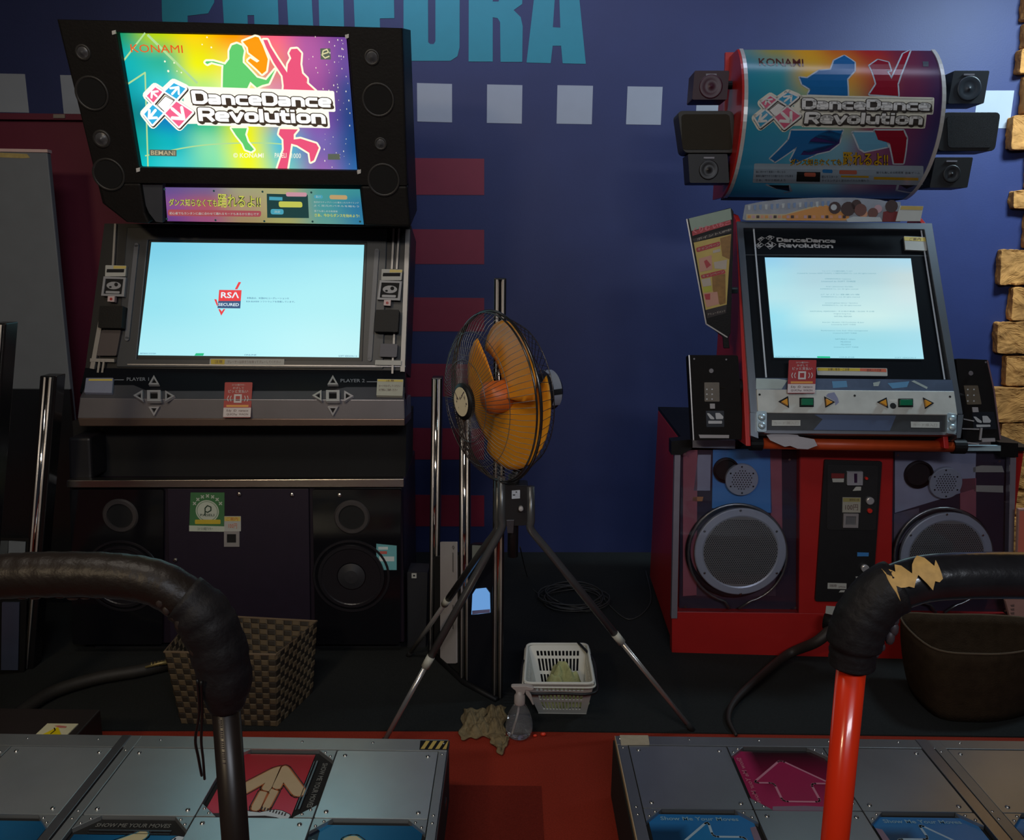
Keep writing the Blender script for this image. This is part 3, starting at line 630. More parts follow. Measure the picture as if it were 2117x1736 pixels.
def dancers(mb, F, c, sc, d=.0004):
    mb.k = 0
    for P in (O_HAND, G_BODY, G_LEG, R_BODY, R_LEG): mb.rib(F(P), 7.5*sc, c, True, n=8)
    for k, P in ((3, O_HAND), (1, G_BODY), (1, G_LEG), (2, R_BODY), (2, R_LEG)): mb.k = k; mb.prism(F(P), c+d, c+d)
m = MB(FM); F_ = lambda pts: m.P(pts, 0)
sc = math.dist(*F_([(400, 200), (500, 200)]))/100
m.k = 4; m.rib(F_([(305, 72), (408, 172)]), 5*sc, .0003); m.rib(F_([(252, 130), (300, 68)]), 3*sc, .0003); m.rib(F_([(262, 175), (300, 150), (306, 345)]), 3*sc, .0003); m.rib(F_([tuple(p)[:2] for p in cr([(300, 322, 0), (420, 300, 0), (560, 296, 0), (650, 310, 0)], 6)]), 2.5*sc, .0003)
dancers(m, F_, .0005, sc)
m.k = 0
for k in range(70):
    u = .80+.19*random.random()**.6; v = random.random(); x = lerp(lerp(243, 290, v), lerp(716, 738, v), u); y = lerp(72, 348, v)
    a, b = F_([(x, y)])[0]; r = random.uniform(.5, 1.6)*sc; m.prism([(a-r*.7, b), (a, b-r*1.4), (a+r*.7, b), (a, b+r*1.4)], .0009, .0009)
for x, y, r in [(341, 127, 2), (348, 147, 2.4), (360, 130, 1.6), (428, 77, 1.6), (437, 98, 1.8), (418, 92, 1.4), (375, 150, 1.5), (366, 147, 1.2)]: a, b = F_([(x, y)])[0]; m.prism([(a+r*sc*math.cos(k), b+r*sc*math.sin(k)) for k in range(6)], .0004, .0004)
m.build('sign_artwork', [em('art_cream', (1, .98, .72), 1.05), em('art_green', (.12, .62, .16), 1), em('art_rose', (.85, .09, .20), 1), em('art_orange', (1, .33, .0), 1), em('art_haze', (.5, .8, .35), .9)], sign)
m = MB(FM); F_ = lambda pts: m.P(pts, 0); logo(m, F_, .0016); m.build('sign_logo', LM('lit_', 1.1), sign)
m = MB(FM); m.k = 0; c = crop(240, 60, 8.82)
text(m, 'KONAMI', c((255, 275), (1205, 295), (1222, 438), (275, 425)), .0014, .0)
m.k = 1; m.pp([(309, 309), (365, 310), (365, 323), (309, 322)], .0009, .0009); m.k = 2; text(m, 'BEMANI', [(312, 311), (362, 312), (362, 321), (312, 320)], .0015, .01)
m.k = 1; m.pp([(662, 100), (683, 100), (684, 123), (663, 123)], .0008, .0009, .002); m.k = 3; m.prib([(667, 112), (679, 108), (676, 102), (668, 105), (666, 114), (672, 120), (681, 116)], 2.4, .0015)
m.k = 1; m.flat([(678, 318), (702, 318), (703, 330), (678, 330)], .001); m.k = 4; tline(m, '© KONAMI', 482, 316, 545, 326, .0012, .01); tline(m, 'PASELI', 568, 316, 592, 326, .0012, .01); tline(m, '1000', 603, 317, 622, 327, .0012)
m.build('sign_lettering', [em('let_red', (.80, .10, .01)), em('let_dark', (.10, .12, .09), 1), em('let_sand', (.50, .42, .25)), em('let_gold', (.7, .65, .35)), em('let_pale', (.95, .95, .75))], sign)
for x, y in [(234, 66), (716, 74), (284, 350), (741, 354)]:
    m = MB(FM); m.pp([(x-3, y-2), (x+5, y-4), (x+5, y+4), (x-2, y+6)], .0, .034); m.build('sign_clip', pm('clip_white', (.6, .6, .58), .4), T)
# strip of playing tips below the sign
st = MB(FM); q = [(341, 387), (744, 391), (752, 464), (346, 457)]; f = quadmap(st.P(q, .02)); nu = 40; nv = 6
GT = [[(.16, .10, .35), (.20, .14, .35), (.45, .45, .25), (.50, .50, .22), (.08, .40, .36), (.05, .35, .38)], [(.30, .10, .35), (.50, .12, .16), (.50, .35, .22), (.52, .48, .20), (.08, .38, .40), (.03, .22, .42)], [(.18, .06, .30), (.40, .10, .25), (.42, .30, .14), (.45, .45, .15), (.15, .42, .36), (.03, .25, .45)]]
st.v = [f(i/nu, j/nv)+(.02,) for j in range(nv+1) for i in range(nu+1)]; cols = [gcol(i/nu, j/nv, GT) for j in range(nv+1) for i in range(nu+1)]
st.f = [(j*(nu+1)+i, j*(nu+1)+i+1, (j+1)*(nu+1)+i+1, (j+1)*(nu+1)+i) for j in range(nv) for i in range(nu)]; st.mi = [0]*len(st.f)
tip = st.build('tip_sheet', vcol('tip_glow', .75), T, cols=cols)
c = crop(330, 380, 4.923); m = MB(FM); m.k = 1
for b_ in (1, 0):
    m.k = 0 if b_ else 1; z_ = .0208 if b_ else .0213; bo = .06 if b_ else .012
    text(m, 'ダンス知らなくても', c((95, 150), (585, 155), (585, 235), (95, 225)), z_, bo); text(m, '踊れるよ!!', c((590, 100), (1028, 125), (1030, 245), (590, 240)), z_, bo)
m.k = 2; m.prism(rr(m.P(c((85, 260), (1035, 275), (1030, 335), (85, 325)), .0205), .008), .0204, .0204); m.k = 4; text(m, '初心者でもカンタンに曲に合わせて踊れるモードもあるから安心です', c((100, 285), (1010, 295), (1010, 320), (100, 312)), .0208)
m.k = 3; m.flat(c((1090, 100), (1508, 110), (1520, 348), (1095, 345)), .0205); m.k = 5; m.pp(c((1285, 85), (1498, 88), (1498, 130), (1288, 128)), .0206, .0206, .006); m.k = 1; m.pp(c((1210, 178), (1450, 182), (1455, 240), (1215, 238)), .0207, .0207, .008)
m.k = 6; m.pp(c((1130, 255), (1262, 258), (1262, 312), (1130, 310)), .0207, .0207, .008); m.flat(c((1115, 130), (1250, 135), (1250, 170), (1115, 165)), .0206); m.pp(c((1570, 112), (1660, 114), (1662, 150), (1572, 148)), .0205, .0205, .006)
m.k = 7; m.pp(c((1728, 112), (1908, 116), (1912, 160), (1730, 156)), .0206, .0206, .008); m.k = 4; text(m, '決定', c((1165, 270), (1228, 272), (1228, 298), (1165, 296)), .0212); text(m, '選んで', c((1590, 120), (1640, 121), (1640, 142), (1590, 141)), .0212)
text(m, '矢印がステップゾーンに重なったらタイミング', c((1568, 175), (2025, 185), (2028, 202), (1570, 195)), .021); text(m, 'よく足元のパネルを踏もう', c((1568, 210), (2028, 220), (2030, 240), (1570, 230)), .021); text(m, '誰でも楽しめる新感覚', c((1572, 265), (1810, 272), (1812, 290), (1574, 285)), .021)
m.k = 1; text(m, 'さあ、今からダンスを始めよう!', c((1575, 300), (2030, 310), (2035, 342), (1578, 335)), .021, .02)
m.k = 3
for x, y in [(72, 45), (570, 62), (1062, 70), (1555, 78), (95, 345), (587, 358), (1080, 368), (1568, 372), (2048, 372)]:
    x, y = c((x, y))[0]; m.plat(x, y, [(2.2, .0215)], 10)
m.build('tip_lettering', [em('tip_out', (.05, .07, .03), .7), em('tip_yellow', (.58, .60, .10), .9), em('tip_red', (.50, .10, .12), .7), em('tip_dark', (.02, .08, .08), .6), em('tip_white', (.55, .65, .60), .8), em('tip_pink', (.70, .35, .42), .8), em('tip_cyan', (.08, .42, .55), .8), em('tip_orange', (.60, .40, .18), .8)], tip)
# ================================================================ red dance cabinet (right)
Y2 = -1.8
RED = pm('cabinet_red', (.44, .014, .010), .42, var=.10, scale=8, coat=.2)
T2 = thing('dance_game_cabinet', (1.3, 3.4, 0), 'red dance game cabinet with an unlit curved sign and two round silver speakers', 'arcade machine')
FB2 = Frame((0.667, 3.075, 0.03), 0, Y2); G = FB2.px
aL, aR = G(1390, 1353)[0], G(2090, 1250)[0]; bT = G(1750, 926)[1]
m = MB(FB2); m.box(aL, aR, 0.005, bT, -.72, -.055); m.build('base_cabinet', RED, T2, bev=.006)
m = MB(FB2); m.pp([(1389, 1264), (2084, 1272), (2083, 1368), (1389, 1353)], -.055, 0); m.pp([(1653, 928), (1848, 930), (1842, 1272), (1651, 1268)], -.055, 0); m.build('front_panel', pm('front_red', (.38, .013, .012), .45, var=.12, scale=10, coat=.2), T2, bev=.003)
for a in (aL+.05, aR-.1): m = MB(FB2); m.box(a, a+.05, -.03, .01, -.1, -.04); m.build('foot', SCREW, T2)
for x0, x1, x2, x3, y0, y1 in [(1395, 1407, 1400, 1388, 937, 1278), (2089, 2101, 2092, 2083, 946, 1262)]:
    m = MB(FB2); m.pp([(x0, y0), (x1, y0), (x2, y1), (x3, y1)], -.02, .008); m.build('corner_strip', pm('strip_lilac_steel', (.34, .33, .40), .4, .6), T2)
m = MB(FB2); m.pp([(1388, 912), (1430, 908), (1430, 928), (1408, 940), (1388, 940)], -.05, .012); m.build('corner_bracket', BLK, T2); m = MB(FB2); m.pp([(2066, 914), (2105, 916), (2105, 945), (2068, 944)], -.05, .012); m.build('corner_bracket', BLK, T2)
m = MB(None); m.fr = Frame(FB2.w(aL-.002, 0, 0), 0, Y2+90); m.box(-.0+.05, .16, G(1390, 985)[1], G(1390, 922)[1], 0, .004); m.build('green_plate', pm('plate_green', (.02, .22, .06), .25), T2)
HOLE = None
def perf(mb, cx, cy, rpx, step, hr, c, sq=False):
    a, b = mb.fr.px(cx, cy, c); k = abs(mb.fr.px(cx+10, cy, c)[0]-a)/10; R_ = rpx*k; st = step*k; h = hr*k
    n = int(R_/st)+1
    for j in range(-n, n+1):
        for i in range(-n, n+1):
            x = (i+(.5 if j % 2 else 0))*st; y = j*st*.87
            if x*x+y*y < R_*R_: mb.prism([(a+x+h*math.cos(q*math.pi/3), b+y+h*math.sin(q*math.pi/3)) for q in range(6)], c, c)
def bay(L):
    x0, x1, y0, y1 = L['r']
    m = MB(FB2); m.pp([(x0, y0), (x1, y0+2), (x1-4, y1), (x0-4, y1-2)], -.054, -.035); m.build('bay_back', pm('bay_back_purple', (.045, .030, .050), .5, var=.2, scale=14), T2)
    for nm, pts, mt in L['bay_sheets']: m = MB(FB2); m.pp(pts, -.034, -.030); m.build(nm, mt, T2)
    px_, py_, pr = L['port']; m = MB(FB2); m.plat(px_, py_, [(pr*.8, -.028), (pr*.86, -.016), (pr, -.018), (pr, -.03)], 36, False); m.k = 1; m.plat(px_, py_, [(pr*.84, -.027)], 36); m.build('bass_port', [BLK, BLKM], T2)
    cx, cy = L['tw']; m = MB(FB2); m.plat(cx, cy, [(34, -.028), (34, -.012), (33, -.010), (.1, -.010)], 40, False, -.01); m.k = 1; perf(m, cx, cy, 22, 5.6, 1.5, -.0094)
    for q in range(6): m.plat(cx+27*math.sin(q*1.047), cy+27*math.cos(q*1.047), [(2, -.0092)], 8, True, -.0092)
    m.build('tweeter_plate', [pm('plate_grey', (.40, .43, .50), .4, .3, var=.06), pm('hole_black', (.01, .01, .012), .6)], T2)
    cx, cy = L['wf']; m = MB(FB2); a, b = FB2.px(cx-10, cy, -.01); k = 1/570.
    m.plat(cx-10, cy-2, [(92, -.028), (100, -.024), (104, -.016), (101, -.010), (94, -.012)], 56, False, -.01); m.build('grille_shadow', pm('grille_shadow_black', (.016, .014, .017), .35), T2, smooth=True)  # offset dark ring is the shadow behind the grille, built as a shape
    g = MB(FB2); g.plat(cx, cy, [(95, -.016), (95, -.002), (93, .001), (80, .002), (77, -.001)], 64, False); g.k = 1; g.plat(cx, cy, [(77.5, -.001), (.1, -.001)], 64, False); g.k = 2; perf(g, cx, cy, 76, 4.4, 1.45, -.0004)
    g.k = 3
    for q in range(6): g.plat(cx+86*math.sin(q*1.047), cy+86*math.cos(q*1.047), [(2.6, .003), (1.5, .0045)], 8, True)
    g.build('speaker_grille', [pm('grille_ring', (.50, .53, .60), .4, .35, var=.05), pm('grille_mesh', (.26, .25, .235), .5, .3), pm('hole_black', 0), SCREW], T2)
    m = MB(None); pts = []
    for q in range(40):
        an = math.radians(-105-q*(330/39)); x = cx-6+102*math.cos(an); y = cy+3-102*math.sin(an); a, b = FB2.px(x, y, -.004); pts.append(FB2.w(a, b, -.004))
    e0 = FB2.w(*FB2.px(cx-22, cy+117, -.004), -.004); e1 = FB2.w(*FB2.px(cx-4, cy+117, -.004), -.004)
    m.tube([e0]+pts+[e1], .0052, 8); m.build('wire_hoop', pm('hoop_steel', (.4, .4, .38), .3, .9), T2, smooth=True)
    m = MB(FB2); m.pp([(x0, y0), (x1, y0+2), (x1-4, y1), (x0-4, y1-2)], .004, .007)
    for x, y in [(x0+8, y1-14), (x1-12, y1-12), (x1-24, y0+20), (x0+8, y0+8)]: m.k = 1; m.plat(x, y, [(2.6, .009)], 8)
    m.build('clear_cover', [ACR, SCREW], T2)
ACR = bpy.data.materials.new('clear_acrylic'); ACR.use_nodes = True; nt = ACR.node_tree; nt.nodes.clear()
_o = nt.nodes.new('ShaderNodeOutputMaterial'); _mx = nt.nodes.new('ShaderNodeMixShader'); _t = nt.nodes.new('ShaderNodeBsdfTransparent'); _g = nt.nodes.new('ShaderNodeBsdfGlossy'); _fr = nt.nodes.new('ShaderNodeFresnel')
_fr.inputs[0].default_value = 1.45; _g.inputs['Roughness'].default_value = .04; _t.inputs[0].default_value = (.93, .94, .97, 1)
nt.links.new(_fr.outputs[0], _mx.inputs[0]); nt.links.new(_t.outputs[0], _mx.inputs[1]); nt.links.new(_g.outputs[0], _mx.inputs[2]); nt.links.new(_mx.outputs[0], _o.inputs[0])
CB1 = pm('bay_reflection_blue', (.09, .27, .62), .35, var=.15, scale=6); CB2 = pm('bay_reflection_pink', (.38, .12, .15), .45, var=.25, scale=14); CB3 = pm('bay_reflection_lilac', (.34, .35, .45), .4, var=.2, scale=16); CB4 = pm('bay_reflection_dark', (.09, .06, .08), .4, var=.2, scale=16)  # colours of sheets that stand for reflections in the clear covers
bay(dict(r=(1408, 1655, 929, 1266), port=(1504, 975, 27), tw=(1534, 992), wf=(1531, 1141), bay_sheets=[
    ('bay_reflection', [(1474, 928), (1592, 928), (1596, 1060), (1472, 1050)], CB1), ('bay_reflection', [(1592, 928), (1616, 928), (1618, 1190), (1594, 1100)], CB2), ('bay_reflection', [(1412, 932), (1442, 930), (1440, 1230), (1412, 1232)], CB2),
    ('bay_reflection', [(1443, 940), (1470, 940), (1468, 1014), (1434, 1014)], CB3), ('bay_reflection', [(1440, 1100), (1600, 1100), (1604, 1232), (1440, 1232)], CB4), ('bay_reflection', [(1432, 1027), (1454, 1027), (1452, 1036), (1432, 1036)], pm('bay_reflection_orange', (.5, .22, .08), .5))]))
bay(dict(r=(1846, 2088, 932, 1272), port=(1905, 984, 30), tw=(1956, 999), wf=(1957, 1149), bay_sheets=[
    ('bay_reflection', [(1850, 934), (2018, 935), (2016, 1010), (1850, 1060)], CB3), ('bay_reflection', [(1985, 990), (2018, 988), (2018, 1075), (1985, 1060)], CB2), ('bay_reflection', [(1848, 1062), (1900, 1050), (1900, 1100), (1848, 1130)], pm('bay_reflection_mauve', (.15, .12, .16), .45, var=.2)),
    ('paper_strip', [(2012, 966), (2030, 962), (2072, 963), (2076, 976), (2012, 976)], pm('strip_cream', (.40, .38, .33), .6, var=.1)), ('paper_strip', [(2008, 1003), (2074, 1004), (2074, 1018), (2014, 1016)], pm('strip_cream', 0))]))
# coin panel
c = crop(1660, 920, 4.57)
m = MB(FB2); m.pp(c((205, 140), (750, 155), (655, 1480), (115, 1475)), 0, .012, .008); m.k = 1; m.prism(rr(m.P(c((232, 185), (712, 195), (690, 805), (225, 800)), .015), .012), .012, .015); m.build('coin_panel', [pm('coin_black', (.010, .010, .011), .5, var=.2, scale=40), pm('coin_black2', (.016, .016, .017), .5)], T2, bev=.001)
m = MB(FB2); m.pp(c((418, 250), (568, 250), (566, 380), (418, 380)), .015, .024, .003); m.k = 1; m.flat(c((483, 268), (513, 268), (513, 356), (485, 356)), .0245); m.build('coin_slot', [pm('slot_silver', (.7, .78, .85), .25, .7), pm('slot_violet', (.03, .01, .04), .4)], T2, bev=.001)
m = MB(FB2); m.flat(c((268, 265), (392, 268), (388, 312), (268, 312)), .0162); m.k = 1; m.flat(c((275, 315), (388, 315), (385, 350), (282, 350)), .0162); m.k = 1; m.flat(c((500, 392), (550, 392), (548, 428), (468, 432)), .0162); m.build('coin_label', [pm('label_red', (.18, .02, .02), .5), PAPER], T2)
m = MB(FB2); m.pp(c((375, 492), (547, 495), (543, 637), (372, 635)), .015, .0165); m.k = 1; m.flat(c((380, 498), (542, 500), (541, 535), (380, 535)), .017); m.k = 2; text(m, '硬貨投入後', c((440, 505), (530, 505), (530, 528), (440, 528)), .0173); text(m, '100円', c((400, 560), (520, 560), (520, 615), (400, 615)), .017); m.build('price_notice', [pm('notice_khaki', (.33, .32, .27), .5), pm('notice_gold', (.30, .27, .10), .5), pm('sign_ink', 0)], T2)
m = MB(FB2); m.frm(c((385, 648), (527, 650), (522, 782), (380, 780)), c((408, 672), (504, 674), (500, 754), (403, 752)), .015, .022); m.k = 1; m.flat(c((408, 672), (504, 674), (500, 754), (403, 752)), .017); m.build('coin_return', [pm('frame_silver', 0), pm('return_grey', (.12, .12, .13), .5)], T2)
for x, y, r, n_, mt in [(615, 512, 8, 'lock', CHROME), (568, 1145, 8, 'lock', CHROME), (612, 605, 5, 'red_button', pm('button_red', (.6, .03, .02), .3)), (580, 300, 3, 'red_button', pm('button_red', 0))]:
    x, y = c((x, y))[0]; m = MB(FB2); m.plat(x, y, [(r, .014), (r, .024), (r*.8, .026), (.1, .026)], 20, False); m.build(n_, mt, T2)
m = MB(FB2); m.flat(c((513, 1012), (622, 1015), (620, 1050), (513, 1050)), .013); m.build('blue_tag', pm('tag_blue', (.05, .22, .55), .4), T2)
m = MB(FB2); m.flat(c((497, 1240), (594, 1243), (590, 1262), (502, 1260)), .013); m.build('paper_tag', PAPER, T2); m = MB(FB2); m.flat(c((234, 1300), (412, 1305), (410, 1360), (232, 1356)), .013); m.flat(c((355, 1370), (415, 1370), (428, 1388), (338, 1390)), .013); m.k = 1; text(m, '音量調整', c((250, 1312), (320, 1314), (318, 1340), (250, 1338)), .0134); text(m, 'OPTION', c((335, 1330), (400, 1332), (400, 1350), (335, 1348)), .0134); m.build('paper_tag', [PAPER, pm('sign_ink', 0)], T2)
m = MB(FB2); m.flat([(1708, 1252), (1745, 1254), (1736, 1264), (1732, 1272), (1706, 1271)], .002); m.build('white_sticker', PAPER, T2)
m = MB(FB2); m.pp([(1432, 908), (1520, 910), (1520, 927), (1432, 925)], -.01, .010); m.build('shelf_strip', pm('shelf_lilac', (.30, .32, .40), .4, .3), T2)
m = MB(FB2); m.pp([(1988, 921), (2069, 921), (2069, 932), (1988, 932)], .0, .013); m.build('shelf_strip', pm('shelf_cyan', (.45, .62, .66), .4), T2)
m = MB(FB2); m.box(aL+.0, aR, bT, bT+.015, -.72, -.01); m.build('base_top', BLK, T2)
# screen part, leaning back
p0 = onY(1770, 906, 2.86); FS2 = Frame((p0.x, 2.86, p0.z), 26, Y2)
al, ar_ = FS2.px(1551, 853)[0], FS2.px(1991, 853)[0]; top = FS2.w(0, FS2.px(1700, 457)[1]); bot = FS2.w(0, FS2.px(1770, 915)[1])
for nm, x in (('side_panel', al-.002), ('side_panel', ar_-.050)):
    o3 = FS2.w(x, 0); fr_ = Frame((o3.x, o3.y, 0), 0, Y2+90)      # a runs backwards
    yb = 3.44-o3.y
    prof = [(bot.y-o3.y+.008, bot.z-.02), (top.y-o3.y+.01, top.z), (top.y-o3.y+.05, top.z+.02), (3.36-o3.y, top.z+.03), (yb, top.z-.12), (yb, bot.z-.05)]
    m = MB(fr_); m.prism(prof, -.018, 0); m.build(nm, RED, T2, bev=.003)
m = MB(FS2); m.pp([(1556, 475), (1925, 478), (1984, 900), (1560, 900)], -.30, -.02); m.build('monitor_box', BLKM, T2)
m = MB(FS2); m.frm([(1523, 457), (1927, 461), (1991, 856), (1551, 853)], [(1537, 471), (1911, 474), (1969, 806), (1564, 803)], -.02, .010); m.build('screen_frame', pm('frame_steel', (.26, .29, .33), .33, .85, var=.15, scale=5), T2, bev=.003)
m = MB(FS2); m.pp([(1536, 470), (1912, 473), (1970, 806), (1563, 803)], -.02, -.004); m.k = 1; m.prib([(1558, 471), (1584, 780)], 3.2, .0); m.prib([(1904, 473), (1953, 784)], 3.2, .0); m.k = 2; m.flat([(1537, 526), (1921, 528), (1921, 529.5), (1537, 527.5)], -.003); m.build('screen_surround', [pm('surround_gloss', (.006, .008, .011), .3, spec=.3), pm('line_white', (.45, .5, .55), .4), pm('line_grey', (.06, .07, .08), .4)], T2)
a0, b0 = FS2.px(1564, 483, -.003); a1, b1 = FS2.px(1730, 519, -.003)
# map the left sign's logo onto other sheets
_A = FM.px(*ZA((525, 380))[0]); _B = FM.px(*ZA((1605, 690))[0])
def remap(a0, b0, a1, b1):
    def F(pts):
        out = []
        for x, y in pts:
            a, b = FM.px(x, y); u = (a-_A[0])/(_B[0]-_A[0]); v = (b-_A[1])/(_B[1]-_A[1]); out.append((lerp(a0, a1, u), lerp(b0, b1, v)))
        return out
    return F
m = MB(FS2); logo(m, remap(a0, b0, a1, b1), -.003, halo=False, mono=True, d=.0003); m.build('cabinet_lettering', [BLK]*4+[pm('letter_silver', (.42, .44, .46), .4)], T2)
scr = MB(FS2); f = quadmap(scr.P([(1581, 532), (1883, 534), (1910, 742), (1600, 739)], .0)); n = 12
SG2 = [[(.30, .66, .90), (.42, .68, .80), (.44, .68, .78), (.42, .72, .88)], [(.42, .80, .90), (.46, .70, .78), (.46, .70, .76), (.60, .74, .74)], [(.50, .84, .90), (.52, .80, .86), (.58, .84, .86), (.66, .84, .86)], [(.34, .80, .94), (.60, .90, .90), (.66, .92, .90), (.60, .88, .90)], [(.32, .74, .90), (.34, .74, .86), (.36, .76, .86), (.40, .78, .90)], [(.36, .80, .95), (.36, .78, .90), (.38, .80, .90), (.42, .82, .95)]]
scr.v = [f(i/n, j/n)+(.0,) for j in range(n+1) for i in range(n+1)]; cols = [gcol(i/n, j/n, SG2) for j in range(n+1) for i in range(n+1)]
scr.f = [(j*(n+1)+i, j*(n+1)+i+1, (j+1)*(n+1)+i+1, (j+1)*(n+1)+i) for j in range(n) for i in range(n)]; scr.mi = [0]*len(scr.f)
so2 = scr.build('screen', vcol('screen_glow2', .92, .45), T2, cols=cols)
m = MB(FS2); c = crop(1380, 400, 2.8725)
for st_, x0, x1, y in [('フォントワークスの書体を使用しています', 918, 1098, 460), ('Created for licensee ASSET FONTS, CYBERWORKS Co., Ltd. All rights reserved.', 770, 1240, 474), ('UNDERWORLD / Lupertius', 935, 1090, 507), ('Licensed to SOFT THREE', 915, 1117, 521), ('Arial / Johnstown Gordillo', 940, 1102, 553), ('EXPERIENCE Co., Ltd. All rights reserved.', 908, 1135, 567), ('ジャパン音楽の夜', 908, 1142, 599), ('EXPERIENCE Co., Ltd. All rights reserved', 914, 1142, 614), ('around galaxy dance / Synchro', 936, 1130, 650), ('EXPERIENCE Co., Ltd. All rights reserved', 920, 1148, 664), ('NATURAL PERFORM / その他の楽曲 / 20,000 その他', 846, 1228, 699), ('Original Song from', 986, 1090, 714), ('NATURAL PERFORM', 990, 1094, 729), ('blue lan / Breakin: CD Footlocker & Jaun', 920, 1166, 765), ('Licensed by SOFT THREE', 974, 1118, 778), ('Performance: Live 2nd / Dan management', 912, 1190, 814), ('Licensed by SOFT THREE', 984, 1124, 829), ('NATURALS / others', 996, 1114, 864), ('MELODIOUS', 1028, 1088, 880), ('MELODIOUS', 1030, 1090, 896), ('Licensed by SOFT THREE', 988, 1134, 912), ('NORTH LOCATION TEST', 640, 790, 968), ('SOFT VERSION 0', 1350, 1475, 974), ('ONLINE', 1020, 1110, 971)]:
    text(m, st_, c((x0, y-4), (x1, y-3), (x1, y+5), (x0, y+4)), .0012)
m.k = 1; m.flat(c((888, 966), (965, 967), (967, 976), (890, 975)), .0012)
m.build('screen_lettering', [em('px_slate', (.13, .34, .42)), pm('px_green', 0)], so2)
m = MB(FS2); m.pp([(1688, 759), (1834, 761), (1835, 777), (1690, 775)], -.004, .002, .003); m.k = 1; m.flat([(1690, 760), (1778, 761), (1778, 767), (1690, 766)], .0025); m.k = 2; m.flat([(1778, 761), (1832, 762), (1833, 769), (1778, 767)], .0025); m.k = 3; tline(m, 'お願い事項・ご注意', 1712, 760.5, 1756, 766, .003); tline(m, '使用上の注意', 1792, 762.5, 1822, 767.5, .003); m.build('caution_strip', [PAPER, pm('sticker_yellow', 0), pm('caution_strip_red', (.55, .12, .06), .5), pm('sign_ink', 0)], T2)
m = MB(FS2); m.pp([(1869, 488), (1914, 490), (1916, 518), (1872, 516)], -.003, .004, .002); m.k = 1; m.flat([(1869, 489), (1914, 491), (1914, 499), (1870, 497)], .0045); m.k = 2; tline(m, 'ご案内', 1880, 491, 1904, 497, .005); m.build('notice_card', [PAPER, pm('sticker_yellow2', 0), pm('sign_ink', 0)], T2)
m = MB(FS2); m.pp([(1563, 781), (1968, 785), (1972, 809), (1563, 805)], -.01, .014)
m.k = 1; m.flat([(1563, 782), (1610, 783), (1628, 786), (1616, 804), (1563, 804)], .0145); m.k = 2; m.flat([(1720, 788), (1750, 787), (1752, 800), (1722, 802)], .0145); m.k = 1; m.flat([(1805, 791), (1820, 788), (1816, 798), (1806, 798)], .0145); m.flat([(1890, 786), (1918, 800), (1916, 804), (1884, 788)], .0145)
m.k = 2; m.flat([(1835, 792), (1880, 788), (1875, 800), (1845, 803)], .0144)
m.build('worn_upper_rail', [pm('rail_bluesteel', (.10, .14, .22), .4, .5, var=.35, scale=20), pm('rail_bare', (.42, .50, .48), .4, .4), pm('rail_blue', (.10, .26, .44), .4)], T2)
m = MB(FS2); m.pp([(1564, 804), (1973, 808), (1980, 858), (1567, 853)], -.01, .018); m.build('button_panel', pm('button_panel_grey', (.48, .50, .47), .5, .1, var=.22, scale=18), T2, bev=.003)
c = crop(1540, 760, 4.602)
for tri in (((318, 320), (412, 268), (422, 382)), ((755, 270), (860, 325), (767, 380)), ((1256, 325), (1350, 280), (1366, 384)), ((1695, 280), (1802, 335), (1716, 392))):
    P = c(*tri); g = (sum(p[0] for p in P)/3, sum(p[1] for p in P)/3); I = [(g[0]+(p[0]-g[0])*.62, g[1]+(p[1]-g[1])*.62) for p in P]
    m = MB(FS2); m.pp(P, .018, .021); m.k = 1; m.pp([(x+.8, y) for x, y in I], .021, .032); m.build('arrow_button', [BLK, pm('button_amber', (.62, .27, .02), .35)], T2, bev=.001)
for q in ((520, 283, 656, 372), (1460, 292, 1602, 374)):
    P = c((q[0], q[1]), (q[2], q[1]), (q[2], q[3]), (q[0], q[3])); m = MB(FS2); m.pp(P, .018, .021); m.k = 1; m.pp(c((q[0]+20, q[1]+9), (q[2]-6, q[1]+9), (q[2]-6, q[3]-18), (q[0]+20, q[3]-18)), .021, .033); m.build('start_button', [BLK, pm('button_green', (.0, .13, .055), .35)], T2, bev=.001)
m = MB(FS2); x, y = c((1410, 362))[0]; m.plat(x, y, [(6.5, .0186)], 12, True, .0186)
for q in ((140, 255), (1045, 265), (1952, 275)): x, y = c(q)[0]; m.plat(x, y, [(2.5, .0188)], 8, True, .0188)
m.k = 1; m.flat(c((790, 245), (850, 232), (885, 290), (895, 330), (860, 360), (858, 320), (770, 270)), .0184); m.k = 2; m.flat(c((1380, 300), (1450, 300), (1455, 330), (1380, 320), (1365, 290)), .0184)
m.build('panel_damage', [BLKM, pm('peeled_lilac', (.20, .22, .34), .5), pm('bare_white', (.55, .56, .52), .5)], T2)
m = MB(FS2); m.pp(c((105, 415), (2010, 435), (2015, 640), (110, 620)), -.02, .006); m.k = 1; m.pp(c((215, 428), (1905, 447), (1900, 608), (212, 592)), .006, .009); m.k = 2; m.prism(m.P(c((660, 445), (1440, 455), (1380, 600), (650, 592), (740, 490)), .0095), .009, .0095)
m.build('lower_tray', [pm('tray_steel', (.24, .25, .28), .35, .8), pm('tray_dark', (.035, .038, .042), .4, var=.3, scale=30), pm('tray_blue_sheen', (.085, .115, .20), .38, .3, var=.2, scale=5)], T2, bev=.002)  # the blue area is a sheen put on the dark tray as colour
m = MB(FS2); m.flat(c((256, 498), (528, 498), (528, 552), (256, 552)), .0102); m.flat(c((1578, 512), (1852, 516), (1852, 572), (1580, 568)), .0102); m.k = 1; text(m, 'カード挿入口', c((275, 512), (510, 512), (510, 540), (275, 540)), .0106); text(m, 'カード挿入口', c((1600, 528), (1830, 530), (1830, 558), (1600, 556)), .0106); m.build('tray_label', [PAPER, pm('label_faint', (.30, .30, .28), .5)], T2)
